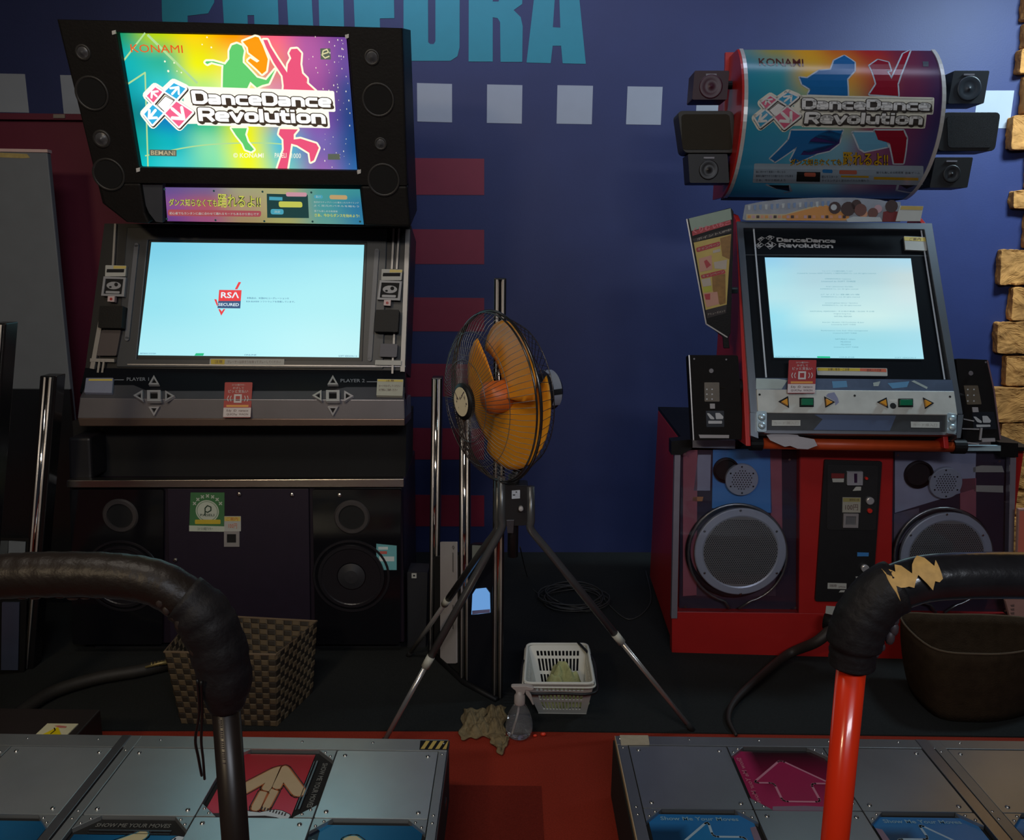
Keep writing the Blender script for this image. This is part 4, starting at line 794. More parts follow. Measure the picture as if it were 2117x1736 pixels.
for P in (c((110, 412), (208, 412), (205, 612), (115, 608)), c((1925, 428), (2015, 440), (2012, 632), (1920, 625))):
    m = MB(FS2); m.pp(P, .006, .022, .008)
    for k in (0, 1):
        x = lerp(P[0][0], P[1][0], .5); y = lerp(P[0][1], P[2][1], .3+.4*k); m.plat(x, y, [(8, .022), (7, .03), (4, .033), (.1, .034)], 16, False, .022)
    m.build('tray_hinge', pm('hinge_pale', (.40, .50, .55), .35, .5), T2, bev=.002)
for P in ([(1551, 853), (1564, 853), (1568, 906), (1552, 900)], [(1980, 857), (1992, 857), (1986, 905), (1978, 905)]): m = MB(FS2); m.pp(P, -.04, .012); m.build('frame_end', pm('frame_steel', 0), T2)
# round red bar under the tray, with a torn sticker
p1, p2 = onY(1556, 916, 2.93), onY(1985, 923, 2.91)
m = MB(None); m.tube([p1, p2], .021, 20); m.build('bumper_bar', pm('bar_orange_red', (.42, .055, .012), .4, var=.2, scale=20), T2, smooth=True)
for q_, e_ in ((p1, -.012), (p2, -.03)): m = MB(None); m.tube([q_+Vector((e_, 0, 0)), q_+Vector((e_+.045, 0, 0))], .027, 16); m.build('bar_bracket', BLK, T2)
FX = Frame(onY(1770, 920, 2.875), 0, Y2); m = MB(FX); m.flat(c((205, 640), (290, 625), (500, 640), (520, 655), (660, 680), (690, 740), (600, 775), (500, 770), (430, 742), (380, 752), (240, 690)), 0); m.build('torn_sticker', pm('torn_white', (.42, .42, .46), .6), T2)
pay_sign(T2, Frame(FS2.w(*FS2.px(1660, 815, .02), .024), 20, Y2), 1631, 744, 1688, 813, 3)
# card terminals either side
def term(P, items, yaw):
    q = onY(P[3][0], P[3][1], 2.93); fr_ = Frame(q, 10, yaw); m = MB(fr_); m.pp(P, -.06, 0, .008); b = m.build('card_terminal', pm('terminal_black', (.005, .004, .004), .7, var=.2, spec=.2), T2, bev=.003)
    return fr_, b
c = crop(1380, 700, 7.89)
ft, tb = term(c((345, 265), (1150, 270), (1245, 1640), (420, 1660)), None, Y2)
m = MB(ft); m.prib(c((352, 268), (425, 1655)), 2.4, .002); m.build('edge_strip', pm('edge_pale', (.5, .48, .46), .4, .6), tb)
def tmi(m, c, A):
    m.k = 0; m.prism(rr(m.P(c(*A['pad']), .003), .003), 0, .003)
    m.k = 1
    for i in range(2):
        for j in range(3):
            x, y = A['key']; x, y = c((x+i*85, y+j*80))[0]; m.plat(x, y, [(1.7, .0045)], 8, True)
    m.k = 2; x, y = c(A['dot'])[0]; m.plat(x, y, [(5, .003), (4.5, .005)], 14)
    for P in A['sc']: x, y = c(P)[0]; m.plat(x, y, [(2, .003)], 8)
    m.k = 3; m.pp(c(*A['sq']), 0, .003, .001)
    m.k = 4; m.pp(c(*A['icon']), 0, .002, .003); m.k = 1
    for P in A['wh']: m.pp(c(*P), .002, .0028, .003)
    m.k = 3; m.pp(c(*A['bar']), 0, .006)
TMM = [pm('pad_brown', (.10, .08, .055), .4, var=.3, scale=40), pm('icon_white', (.42, .44, .46), .4), pm('dot_grey', (.14, .13, .14), .4), pm('tag_grey', (.30, .29, .30), .4), pm('icon_black', (.012, .014, .02), .3)]
m = MB(ft); tmi(m, c, dict(pad=((600, 712), (845, 712), (850, 1025), (605, 1025)), key=(638, 825), dot=(710, 525), sc=[(432, 330), (955, 340)], sq=((692, 1058), (772, 1058), (775, 1140), (695, 1140)), icon=((625, 1175), (920, 1175), (925, 1440), (635, 1440)), wh=[((640, 1215), (680, 1215), (760, 1290), (765, 1315), (700, 1310)), ((780, 1210), (850, 1210), (912, 1270), (905, 1310), (790, 1312)), ((665, 1338), (890, 1338), (890, 1385), (665, 1385))], bar=((510, 1565), (1005, 1570), (1003, 1622), (530, 1620))))
m.build('terminal_face', TMM, tb)
c = crop(1950, 700, 6.677)
ft, tb = term(c((180, 272), (625, 292), (800, 1400), (280, 1440)), None, Y2)
m = MB(ft); m.prib(c((610, 300), (700, 700), (790, 1390)), 3, .002); m.build('edge_strip', pm('edge_mauve', (.16, .09, .10), .4), tb)
m = MB(ft); tmi(m, c, dict(pad=((285, 645), (480, 645), (530, 905), (330, 910)), key=(330, 700), dot=(375, 478), sc=[(580, 325)], sq=((400, 945), (480, 945), (490, 1012), (410, 1015)), icon=((400, 1010), (700, 1010), (740, 1250), (420, 1250)), wh=[((415, 1075), (450, 1075), (535, 1140), (530, 1165), (470, 1150)), ((540, 1065), (610, 1065), (660, 1130), (650, 1160), (550, 1160)), ((455, 1185), (650, 1185), (655, 1215), (460, 1220))], bar=((530, 1375), (715, 1372), (720, 1420), (540, 1425))))
m.k = 3; m.pp(c((280, 1100), (430, 1130), (425, 1145), (285, 1118)), .002, .01); m.pp(c((520, 1230), (545, 1230), (525, 1400), (500, 1400)), .004, .01); m.pp(c((265, 1235), (500, 1240), (495, 1258), (265, 1250)), .004, .01); m.pp(c((150, 1380), (300, 1420), (500, 1445), (490, 1462), (300, 1440), (140, 1400)), .004, .01)
m.build('terminal_face', TMM, tb)
# curved sign drum
def arc3(p, q, r, n):
    ax, ay, bx, by, cx, cy = *p, *q, *r; d = 2*(ax*(by-cy)+bx*(cy-ay)+cx*(ay-by))
    ux = ((ax*ax+ay*ay)*(by-cy)+(bx*bx+by*by)*(cy-ay)+(cx*cx+cy*cy)*(ay-by))/d; uy = ((ax*ax+ay*ay)*(cx-bx)+(bx*bx+by*by)*(ax-cx)+(cx*cx+cy*cy)*(bx-ax))/d
    R = math.hypot(ax-ux, ay-uy); a0 = math.atan2(ay-uy, ax-ux); a1 = math.atan2(cy-uy, cx-ux)
    if a0 > 0: a0 -= 2*math.pi
    if a1 > 0: a1 -= 2*math.pi
    return [(ux+R*math.cos(lerp(a0, a1, i/n)), uy+R*math.sin(lerp(a0, a1, i/n))) for i in range(n+1)]
yo = onY(1745, 250, 3.2).x*math.sin(math.radians(Y2))
pr = [(3.44, onY(1725, 410, 3.44).z), (3.19, onY(1745, 235, 3.19).z), (3.33, onY(1745, 103, 3.33).z)]
prof = arc3(pr[0], pr[1], pr[2], 28)
DR = Drum(0.0, [(y_-yo, z_) for y_, z_ in prof], Y2); Lb = DR.l[-1]
aL2, aR2 = DR.px(1537, 235)[0], DR.px(1953, 235)[0]
sl = [Lb*i/28 for i in range(1, 28)]
sh = MB(DR); nu, nv = 48, 56
GR = [[(.10, .22, .22), (.28, .24, .06), (.55, .26, .02), (.42, .10, .02), (.30, .02, .02), (.12, .02, .04), (.05, .02, .05)],
      [(.02, .20, .28), (.03, .22, .26), (.50, .30, .02), (.50, .20, .02), (.32, .05, .02), (.12, .02, .05), (.05, .02, .06)],
      [(.02, .18, .27), (.03, .20, .28), (.10, .28, .20), (.30, .30, .10), (.18, .04, .06), (.10, .02, .06), (.03, .02, .07)],
      [(.02, .17, .28), (.03, .18, .30), (.05, .24, .32), (.12, .26, .34), (.16, .05, .10), (.10, .03, .08), (.03, .03, .10)],
      [(.02, .15, .26), (.04, .20, .34), (.10, .30, .40), (.16, .34, .44), (.22, .14, .20), (.12, .04, .10), (.04, .05, .12)],
      [(.01, .10, .18), (.02, .13, .26), (.03, .18, .32), (.03, .16, .30), (.05, .12, .22), (.04, .09, .18), (.02, .05, .10)]]
sh.v = [(lerp(aL2+.012, aR2-.012, i/nu), lerp(.004, Lb-.004, j/nv), 0) for j in range(nv+1) for i in range(nu+1)]
cols = [gcol(i/nu, j/nv, GR) for j in range(nv+1) for i in range(nu+1)]
sh.f = [(j*(nu+1)+i, j*(nu+1)+i+1, (j+1)*(nu+1)+i+1, (j+1)*(nu+1)+i) for j in range(nv) for i in range(nu)]; sh.mi = [0]*len(sh.f)
ds = sh.build('sign_sheet', vcol('drum_print_glow', 0.05, .22), T2, smooth=True, cols=cols); ds['label'] = 'curved unlit sign sheet'  # faint glow added to the print, though the sign is off
c = crop(1380, 80, 2.8725)
KB = c((835, 330), (850, 300), (800, 270), (785, 230), (830, 235), (900, 190), (970, 185), (990, 130), (1050, 100), (1110, 140), (1110, 190), (1065, 240), (1070, 340))
KR = c((1200, 330), (1240, 270), (1215, 190), (1200, 160), (1250, 125), (1310, 140), (1325, 190), (1300, 190), (1330, 240), (1400, 90), (1440, 70), (1385, 210), (1365, 270), (1370, 340))
KB2 = c((735, 545), (1040, 545), (1010, 620), (870, 690), (760, 740), (730, 720), (770, 640), (640, 730), (610, 710), (720, 600))
KV = c((850, 600), (900, 565), (960, 545), (1030, 565), (1020, 620), (960, 665), (850, 690), (790, 690))
KR2 = c((1230, 545), (1400, 545), (1420, 590), (1400, 740), (1345, 740), (1320, 620), (1250, 600))
KW = c((1100, 555), (1230, 555), (1250, 600), (1300, 610), (1310, 640), (1170, 670), (1140, 650))
m = MB(DR); Fd = lambda P: m.P(P, .0005); sc = .0018
for k, P in ((1, KB), (2, KR), (1, KB2), (3, KV), (2, KR2), (4, KW)):
    m.k = 0; m.rib(Fd(P), 6*sc, .0006, True, n=8)
for k, P in ((1, KB), (2, KR), (1, KB2), (3, KV), (2, KR2), (4, KW)): m.k = k; m.prism(Fd(P), .0010, .0010)
m.k = 0; m.rib(Fd(c((585, 865), (650, 890), (720, 870), (735, 905), (690, 915))), 5*sc, .0006); m.rib(Fd(c((1370, 860), (1360, 900), (1440, 915), (1480, 900))), 5*sc, .0006)
m.k = 5; m.prism(Fd(c((600, 868), (720, 870), (725, 905), (650, 890))), .001, .001); m.prism(Fd(c((1375, 865), (1470, 870), (1420, 890))), .001, .001)
m.build('sign_artwork', [pm('art2_pale', (.36, .42, .48), .2), pm('art2_blue', (.01, .10, .27), .2), pm('art2_red', (.20, .008, .02), .2), pm('art2_violet', (.03, .02, .10), .2), pm('art2_sky', (.10, .28, .42), .2), pm('art2_dark', (.01, .012, .02), .2)], ds, slices=sl)
m = MB(DR); A0 = DR.px(*c((545, 300))[0]); B0 = DR.px(*c((1545, 555))[0]); logo(m, remap(A0[0], A0[1], B0[0], B0[1]), .0018); m.build('sign_logo', LM('dim_', 0), ds, slices=sl)
m = MB(DR); m.k = 0; text(m, 'KONAMI', c((540, 115), (805, 120), (808, 165), (545, 160)), .0012, .01)
m.k = 5; m.pp(c((1515, 135), (1550, 135), (1550, 165), (1518, 165)), .001, .001)
m.k = 1; m.pp(c((515, 740), (1520, 755), (1515, 870), (505, 855)), .0012, .0012, .006)
for bb in (1, 0):
    m.k = 2 if bb else 3; text(m, 'ダンス知らなくても', c((730, 712), (1035, 712), (1035, 755), (725, 755)), .0014+.0004*(1-bb), .05 if bb else .01); text(m, '踊れるよ!!', c((1040, 672), (1310, 680), (1310, 758), (1040, 755)), .0014+.0004*(1-bb), .06 if bb else .02)
m.k = 2; m.pp(c((768, 790), (908, 792), (905, 850), (765, 848)), .0014, .0014); m.k = 4; m.pp(c((1020, 780), (1125, 782), (1125, 806), (1020, 804)), .0016, .0016, .006); m.pp(c((812, 795), (880, 796), (880, 820), (812, 818)), .0018, .0018, .006)
m.k = 6; m.pp(c((920, 775), (980, 777), (980, 798), (920, 796)), .0016, .0016, .006); m.k = 3; m.pp(c((1030, 812), (1195, 815), (1195, 826), (1030, 823)), .0015, .0015); m.pp(c((1225, 820), (1490, 826), (1490, 842), (1225, 836)), .0015, .0015)
m.k = 5
for st_, x0, x1, y in (('曲に合わせて音楽と一体になる', 525, 700, 790), ('簡単な操作ですぐに遊べるモードもある', 525, 745, 815), ('さあ、今から始めよう', 525, 700, 840), ('選んでスタート', 915, 1010, 820), ('タイミングよく足元のパネルを踏もう', 915, 1195, 842), ('誰でも楽しめる新感覚', 1240, 1400, 795), ('音楽ゲーム', 1410, 1500, 797)): text(m, st_, c((x0, y-7), (x1, y-7), (x1, y+7), (x0, y+7)), .0017)
m.build('sign_lettering', [pm('let2_dark', (.07, .012, .005), .2), pm('let2_pale', (.26, .32, .38), .2), pm('let2_ink', (.015, .015, .015), .2), pm('let2_gold', (.42, .24, .01), .2), pm('let2_coral', (.42, .10, .06), .2), pm('let2_slate', (.06, .07, .09), .2), pm('let2_blue', (.02, .15, .38), .2)], ds, slices=sl)
m = MB(None); m.k = 0
Pf = DR.p+[(3.46-yo, DR.p[-1][1]), (3.62-yo, DR.p[-1][1]-.05), (3.62-yo, DR.p[0][1])]
def plate(a0, a1, grow=0.0):
    n = len(Pf); vs = []
    for a in (a0, a1): vs += [Vector((0, 0, z)) + DR.u*a + DR.wv*Y for Y, z in Pf]
    tri = geometry.tessellate_polygon([[Vector((Y, z, 0)) for Y, z in Pf]])
    return vs, [tuple(t) for t in tri]+[tuple(n+i for i in t[::-1]) for t in tri]+[(i, (i+1) % n, n+(i+1) % n, n+i) for i in range(n)]
m = MB(None); m.add(*plate(aL2-.008, aL2+.004)); m.build('drum_side', RED, T2)
m = MB(None); m.add(*plate(aR2-.004, aR2+.002)); m.build('drum_side', GREYP, T2)
m = MB(None); m.add(*plate(aL2+.03, aR2-.03)); o = m.build('drum_body', BLKM, T2); o.location.y += .012
for a0 in (aL2, aR2-.014):
    m = MB(DR); m.box(a0, a0+.014, 0, Lb, -.001, .003); m.build('chrome_edge', pm('edge_bright', (.62, .62, .60), .3, .4), T2, slices=sl)
m = MB(None); m.fr = Frame((0, 3.5, 0), 0, Y2)
m.pp([(1500, 108), (1532, 108), (1528, 180), (1505, 260), (1518, 350), (1500, 410), (1494, 410)], -.02, 0); m.build('red_bracket', RED, T2)
for k, (x0, y0, x1, y1, dx, r, mtn) in enumerate([(1436, 146, 1508, 206, -5, 24, 'speaker_plum'), (1401, 229, 1516, 316, 8, 0, 'speaker_olive'), (1422, 318, 1504, 378, 4, 20, 'speaker_black'), (1972, 146, 2046, 214, -12, 25, 'speaker_slate'), (1950, 232, 2069, 312, -12, 0, 'speaker_black'), (1934, 325, 2012, 388, -12, 18, 'speaker_black')]):
    fr_ = Frame(onY((x0+x1)/2, (y0+y1)/2, 3.32), 0, Y2+(0 if k < 3 else 0)); m = MB(fr_); cl = dict(speaker_plum=(.035, .008, .016), speaker_olive=(.022, .019, .012), speaker_black=(.009, .009, .010), speaker_slate=(.012, .016, .022))[mtn]
    m.pp([(x0, y0), (x1, y0), (x1+dx, y1), (x0+(dx if k != 1 else 12), y1)], -.12, 0, .006 if r else .02)
    bx = m.build('satellite_speaker', pm(mtn, cl, .5, var=.15), T2, bev=.005)
    m = MB(fr_); cx, cy = (x0+x1)/2+dx/2, (y0+y1)/2+3
    if r: m.plat(cx, cy, [(r, .001), (r, .004), (r*.9, .005), (r*.6, -.0+.002), (r*.25, .001), (.1, .007)], 30, False); m.build('speaker_cone', pm(mtn+'_cone', [x*1.6 for x in cl], .4), bx, smooth=True); m = MB(fr_); m.prib([(cx-10, y0+8), (cx+12, y0+8)], 3.5, .004, c0=.0); m.build('maker_badge', pm('badge_grey', (.20, .20, .23), .4), bx)
    else: m.prism(rr(m.P([(x0+8, y0+7), (x1-8, y0+7), (x1-8+dx*.8, y1-7), (x0+10, y1-7)], .004), .015), 0, .004); m.build('speaker_cloth', pm('cloth_'+mtn, [x*1.2 for x in cl], .9, bump=.3, bscale=600), bx)
for k, (x0_, x1_, y_) in enumerate([(1500, 1545, 176), (1510, 1545, 272), (1498, 1545, 348), (1945, 1985, 180), (1945, 1960, 272), (1925, 1945, 356)]):
    m = MB(None); q0, q1 = onY(x0_, y_, 3.40), onY(x1_, y_, 3.40); e_ = (q1-q0).normalized()*.05; m.tube([q0-e_, q1+e_], .016, 12); m.build('speaker_arm', BLK, T2, smooth=True)
for P0, P1, Y_ in (((1480, 800), (1565, 800), 2.99), ((1965, 815), (2010, 815), 2.99)):
    m = MB(None); m.tube([onY(*P0, Y_), onY(*P1, Y_)], .03, 12); m.build('terminal_arm', BLK, T2, smooth=True)
# paper header above the screen
FH = Frame(onY(1720, 452, 3.19), 8, Y2); c = crop(1500, 400, 4.704)
hp = c((190, 110), (350, 78), (550, 55), (900, 40), (1250, 40), (1500, 60), (1560, 75), (1700, 80), (1720, 250), (1700, 275), (1150, 275), (700, 262), (200, 262), (165, 250))
m = MB(FH); m.prism(m.P(hp), -.004, 0); m.build('header_card', pm('header_pale', (.24, .27, .32), .5, var=.3, scale=25), T2)
m = MB(FH); rs = random.Random(3)
m.k = 0; m.prism(m.P(c((200, 200), (580, 200), (820, 130), (1000, 110), (1190, 210), (1180, 262), (200, 258))), .001, .001)
m.k = 1; m.prism(m.P(c((560, 215), (880, 130), (990, 115), (1200, 215), (1200, 262), (600, 262))), .0014, .0014)
for x in range(215, 1180, 42): m.k = [3, 1, 5, 4][(x//42) % 4]; m.pp(c((x, 212), (x+30, 212), (x+30, 240), (x, 240)), .0018, .0018, .001)
for x in range(215, 1000, 55): m.k = 2 if (x//55) % 3 else 6; y = 118-(x-200)*.055; m.prism(m.P(c((x, y), (x+28, y-4), (x+24, y+38+rs.random()*20), (x+4, y+44))), .0016, .0016)
for x, y, r, k in [(1060, 140, 60, 4), (1050, 135, 30, 6), (1190, 150, 70, 4), (1310, 160, 60, 7), (1430, 190, 50, 7), (1340, 200, 40, 3), (1480, 150, 40, 5), (1270, 110, 50, 4)]: m.k = k; x, y = c((x, y))[0]; m.plat(x, y, [(r/4.7, .0018+.0002*k)], 14)
m.k = 6; m.prism(m.P(c((1170, 250), (1240, 225), (1500, 232), (1520, 275), (1180, 278))), .004, .004)
m.k = 8; m.prism(m.P(c((1530, 180), (1600, 165), (1680, 180), (1690, 275), (1520, 275))), .004, .004); m.k = 4; x, y = c((1610, 125))[0]; m.plat(x, y, [(13, .0045)], 14)
m.build('header_picture', [pm('hd_cream', (.42, .36, .22), .5), pm('hd_orange', (.50, .22, .05), .5), pm('hd_blue', (.14, .22, .38), .5), pm('hd_peach', (.50, .24, .14), .5), pm('hd_brown', (.04, .018, .015), .5), pm('hd_pinkish', (.40, .25, .28), .5), pm('hd_white', (.38, .42, .44), .5), pm('hd_brick', (.12, .045, .035), .5), pm('hd_red', (.14, .01, .01), .5)], T2)
m = MB(FH); m.pp(c((1695, 118), (1925, 122), (1895, 268), (1655, 268)), .004, .008); m.k = 1; m.flat(c((1710, 120), (1922, 125), (1915, 160), (1700, 155)), .0085); m.build('header_note', [PAPER, pm('notice_gold2', (.42, .30, .08), .5)], T2)
# flyer board on the left flank
FF = Frame(onY(1480, 560, 3.02), 0, -8); c = crop(1400, 400, 5.425)
t = thing('flyer_board', FF.w(*FF.px(*c((570, 1620))[0])), 'tapering board of yellow and red flyers at the left flank of the red cabinet', 'sign board')
m = MB(FF); m.prism(m.P(c((105, 290), (600, 158), (632, 200), (625, 700), (600, 1560), (575, 1620), (590, 1736), (520, 1736), (512, 1610), (325, 1462))), -.012, 0); m.build('board', BLK, t, bev=.002)
m = MB(None)
m.tube([onY(1490, 600, 3.04), onY(1524, 600, 3.04)], .012, 10); m.build('board_arm', BLK, t, smooth=True)
m = MB(FF); m.prib(c((108, 290), (325, 1462), (560, 1610)), 2.6, .003, cap=True, c0=0); m.build('metal_edge', pm('edge_pale', 0), t)
m = MB(FF); m.flat(c((130, 280), (600, 165), (612, 290), (160, 420)), .001); m.k = 1; m.flat(c((185, 550), (605, 455), (555, 1245), (320, 1308)), .001)
m.k = 2; m.flat(c((165, 425), (420, 345), (600, 295), (605, 345), (430, 395), (172, 475)), .0014); m.k = 3; m.flat(c((170, 510), (600, 385), (608, 425), (190, 545)), .0014); m.flat(c((320, 1305), (555, 1245), (548, 1340), (335, 1400)), .0012)
m.k = 2; m.pp(c((210, 610), (480, 535), (485, 585), (220, 660)), .0018, .0018, .006); m.pp(c((262, 915), (530, 850), (545, 895), (275, 955)), .0018, .0018, .006); m.k = 4; m.flat(c((245, 730), (385, 690), (395, 850), (255, 880)), .0018); m.flat(c((290, 1120), (450, 1100), (470, 1240), (330, 1275)), .0018)
m.k = 5; m.flat(c((480, 500), (605, 465), (590, 740), (505, 700)), .0016); m.flat(c((390, 930), (540, 900), (545, 1230), (480, 1250), (400, 1090)), .0016); m.k = 6; m.flat(c((400, 640), (480, 618), (485, 650), (400, 670)), .002); m.flat(c((410, 770), (560, 740), (550, 850), (420, 840)), .0018); m.flat(c((270, 965), (370, 945), (385, 1030), (290, 1045)), .0018)
m.k = 7; m.flat(c((290, 1050), (380, 1035), (392, 1090), (300, 1110)), .0018); m.k = 2; m.flat(c((300, 760), (330, 740), (380, 800), (330, 840)), .0021); m.flat(c((305, 1130), (370, 1120), (370, 1190), (320, 1190)), .0021); m.k = 6
m.k = 8; text(m, 'くりむ いちご', c((175, 385), (600, 300), (602, 345), (180, 455)), .0021, .03); m.k = 6; text(m, 'ポイントUP中', c((220, 500), (605, 390), (605, 415), (225, 530)), .0018); text(m, 'キャンペーン', c((228, 615), (475, 545), (478, 578), (232, 648)), .0022); text(m, 'キャンペーン', c((280, 918), (520, 860), (530, 888), (285, 945)), .0022); text(m, 'アミューズメント', c((340, 1345), (540, 1300), (540, 1325), (345, 1368)), .0015)
m.build('flyer', [pm('fly_mint', (.24, .33, .28), .5), pm('fly_yellow', (.46, .36, .10), .5, var=.15), pm('fly_red', (.36, .04, .05), .5), pm('fly_black', (.02, .015, .015), .5), pm('fly_pink', (.48, .26, .20), .5), pm('fly_ochre', (.24, .13, .03), .5, var=.4, scale=60), pm('fly_white', (.42, .38, .33), .5), pm('fly_lime', (.38, .40, .05), .5), pm('fly_rose', (.55, .16, .20), .5)], t)
# ================================================================ the two dance stages
def stage(name, label, XR, cols, cols2, Y, seam, kind, outer, ov):
    F0 = Floor(0.2); xL, xR = outer; y0, y1 = Y[3]-.05, ov
    t = thing(name, ((xL+xR)/2, (y0+y1)/2, 0), label, 'dance platform', None)
    if kind == 'new': tm = pm('stage_steel', (.72, .77, .79), .34, .86, var=.10, scale=7, bump=.03, bscale=300); bm = pm('stage_border', (.54, .57, .58), .34, .85, var=.12, scale=9)
    else: tm = pm('stage_steel_dark', (.34, .36, .38), .32, .8, var=.14, scale=5, bump=.03, bscale=300); bm = pm('stage_border_dark', (.28, .29, .30), .36, .8, var=.12, scale=9)
    m = MB(F0); m.box(xL, xR, y0, y1, -.2+.005, -.012); m.build('stage_body', BLKM, t)
    m = MB(F0); ys = [Y[0], Y[1], Y[2], Y[3]]
    m.box(xL, xR, ys[0]+.001, y1, -.012, .0035)                       # rear strip
    for a, b in ((cols[3]+.001, xR) if XR > 0 else (cols[3]+.001, xR), (xL, cols2[0]-.001)): m.box(a, b, y0, ys[0]+.0, -.012, .003)
    m.build('border_strip', bm, t, bev=.001)
    m = MB(F0); s0, s1 = cols2[3]+.001, cols[0]-.001
    m.box(s0, (s0+s1)/2-.002, y0, y1-.002, -.010, .006); m.build('seam_strip', pm('seam_steel', (.30, .30, .32), .3, .9), t, bev=.001)
    m = MB(F0); m.box((s0+s1)/2+.003, s1, y0, y1-.002, -.010, .004); m.build('seam_strip', bm, t, bev=.001)
    bl = MB(F0); br = MB(F0)
    bolts = {}
    def bolt(x, y, r=.0065):
        if y < 1.55: return
        if r not in bolts:
            b_ = MB(F0); b_.lat(x, y, [(r, .0), (r*.95, .0035), (r*.5, .0055), (.0005, .006)], 12); o = b_.build('bolt', SCREW, t, smooth=True); bolts[r] = (o, x, y); return
        o0, x0, y0_ = bolts[r]; o = o0.copy(); COL.objects.link(o); o.parent = t; o.location = (x-x0, y-y0_, 0)
    for C in (cols, cols2):
        for i in range(3):
            for j in range(3):
                xa, xb, yb, ya = C[i]+.0015, C[i+1]-.0015, Y[j]-.0015, Y[j+1]+.0015
                vis = True
                q = lambda u, v, xa=xa, xb=xb, ya=ya, yb=yb: (lerp(xa, xb, u), lerp(ya, yb, v))
                if (i+j) % 2 == 0:
                    m = MB(F0); m.prism(rr([q(0, 0), q(1, 0), q(1, 1), q(0, 1)], .004, 2), -.012, .002); m.build('metal_panel', tm, t, bev=.0012)
                    for u, v in ((.09, .08), (.91, .08), (.91, .92), (.09, .92)): bolt(*[q(u, v)[0], q(u, v)[1]])
                    continue
                d = {(1, 0): 'up', (0, 1): 'left', (2, 1): 'right', (1, 2): 'down'}[(i, j)]
                rot = {'up': 0, 'left': 1, 'down': 2, 'right': 3}[d]
                def R(u, v, rot=rot):
                    for _ in range(rot): u, v = 1-v, u
                    return q(u, v)
                m = MB(F0); m.box(xa, xb, ya, yb, -.012, -.010); ap = m.build('arrow_panel', BLKM, t)
                art_panel(F0, ap, R, q, kind, d)
                m = MB(F0)
                for u, v, su, sv in ((0, 0, 1, 1), (1, 0, -1, 1), (1, 1, -1, -1), (0, 1, 1, -1)):
                    k = .17; m.prism([q(u, v), q(u+su*k, v), q(u, v+sv*k)], -.011, .0025); pass
                    for p in ((.10, .04), (.04, .10)): bolt(*q(u+su*p[0], v+sv*p[1]), .0042)
                m.build('corner_bracket', bm if kind == 'new' else tm, ap, bev=.001)
    for x in [lerp(xL, xR, k/9) for k in range(10)]: bolt(x+(.012 if x < (xL+xR)/2 else -.012), (ys[0]+y1)/2+.008, .0045)
    for x in ((cols[3]+xR)/2, (cols2[0]+xL)/2, (s0+s1)/2-.012, (s0+s1)/2+.013):
        for v in (.05, .95, 1.05, 1.95, 2.9): bolt(x, ys[0]-v*.285, .0045)
    return t
E0 = Floor(0.2)
def tile_uv(pts, X0, X1, Ya, Yb): return [((E0.px(*p)[0]-X0)/(X1-X0), (E0.px(*p)[1]-Ya)/(Yb-Ya)) for p in pts]
c = crop(380, 1500, 7.0567); TB = (-0.785, -0.487, 1.80, 2.085)
U = lambda *p: tile_uv(c(*p), *TB)
NEW = [U((1410, 560), (1300, 590), (700, 900), (670, 960), (700, 1010), (780, 1005), (870, 975), (1185, 800), (1135, 885), (1150, 905), (1250, 930), (1280, 870), (1400, 590)),
       U((1430, 570), (1480, 550), (1530, 575), (1780, 910), (1770, 960), (1720, 995), (1640, 1000), (1590, 975), (1455, 795), (1400, 890), (1330, 890), (1290, 860)),
       U((1110, 920), (1215, 940), (1110, 1180), (1060, 1215), (985, 1200), (985, 1150)),
       U((1265, 885), (1380, 925), (1250, 1170), (1200, 1215), (1135, 1195), (1145, 1150), (1250, 950), (1240, 930))]
ARC = U((700, 1165), (800, 1180), (880, 1205), (960, 1225), (1100, 1240), (1250, 1210), (1330, 1200), (1430, 1215), (1545, 1270), (1550, 1290), (1500, 1360), (1350, 1310), (1180, 1285), (880, 1290), (640, 1330), (580, 1290))
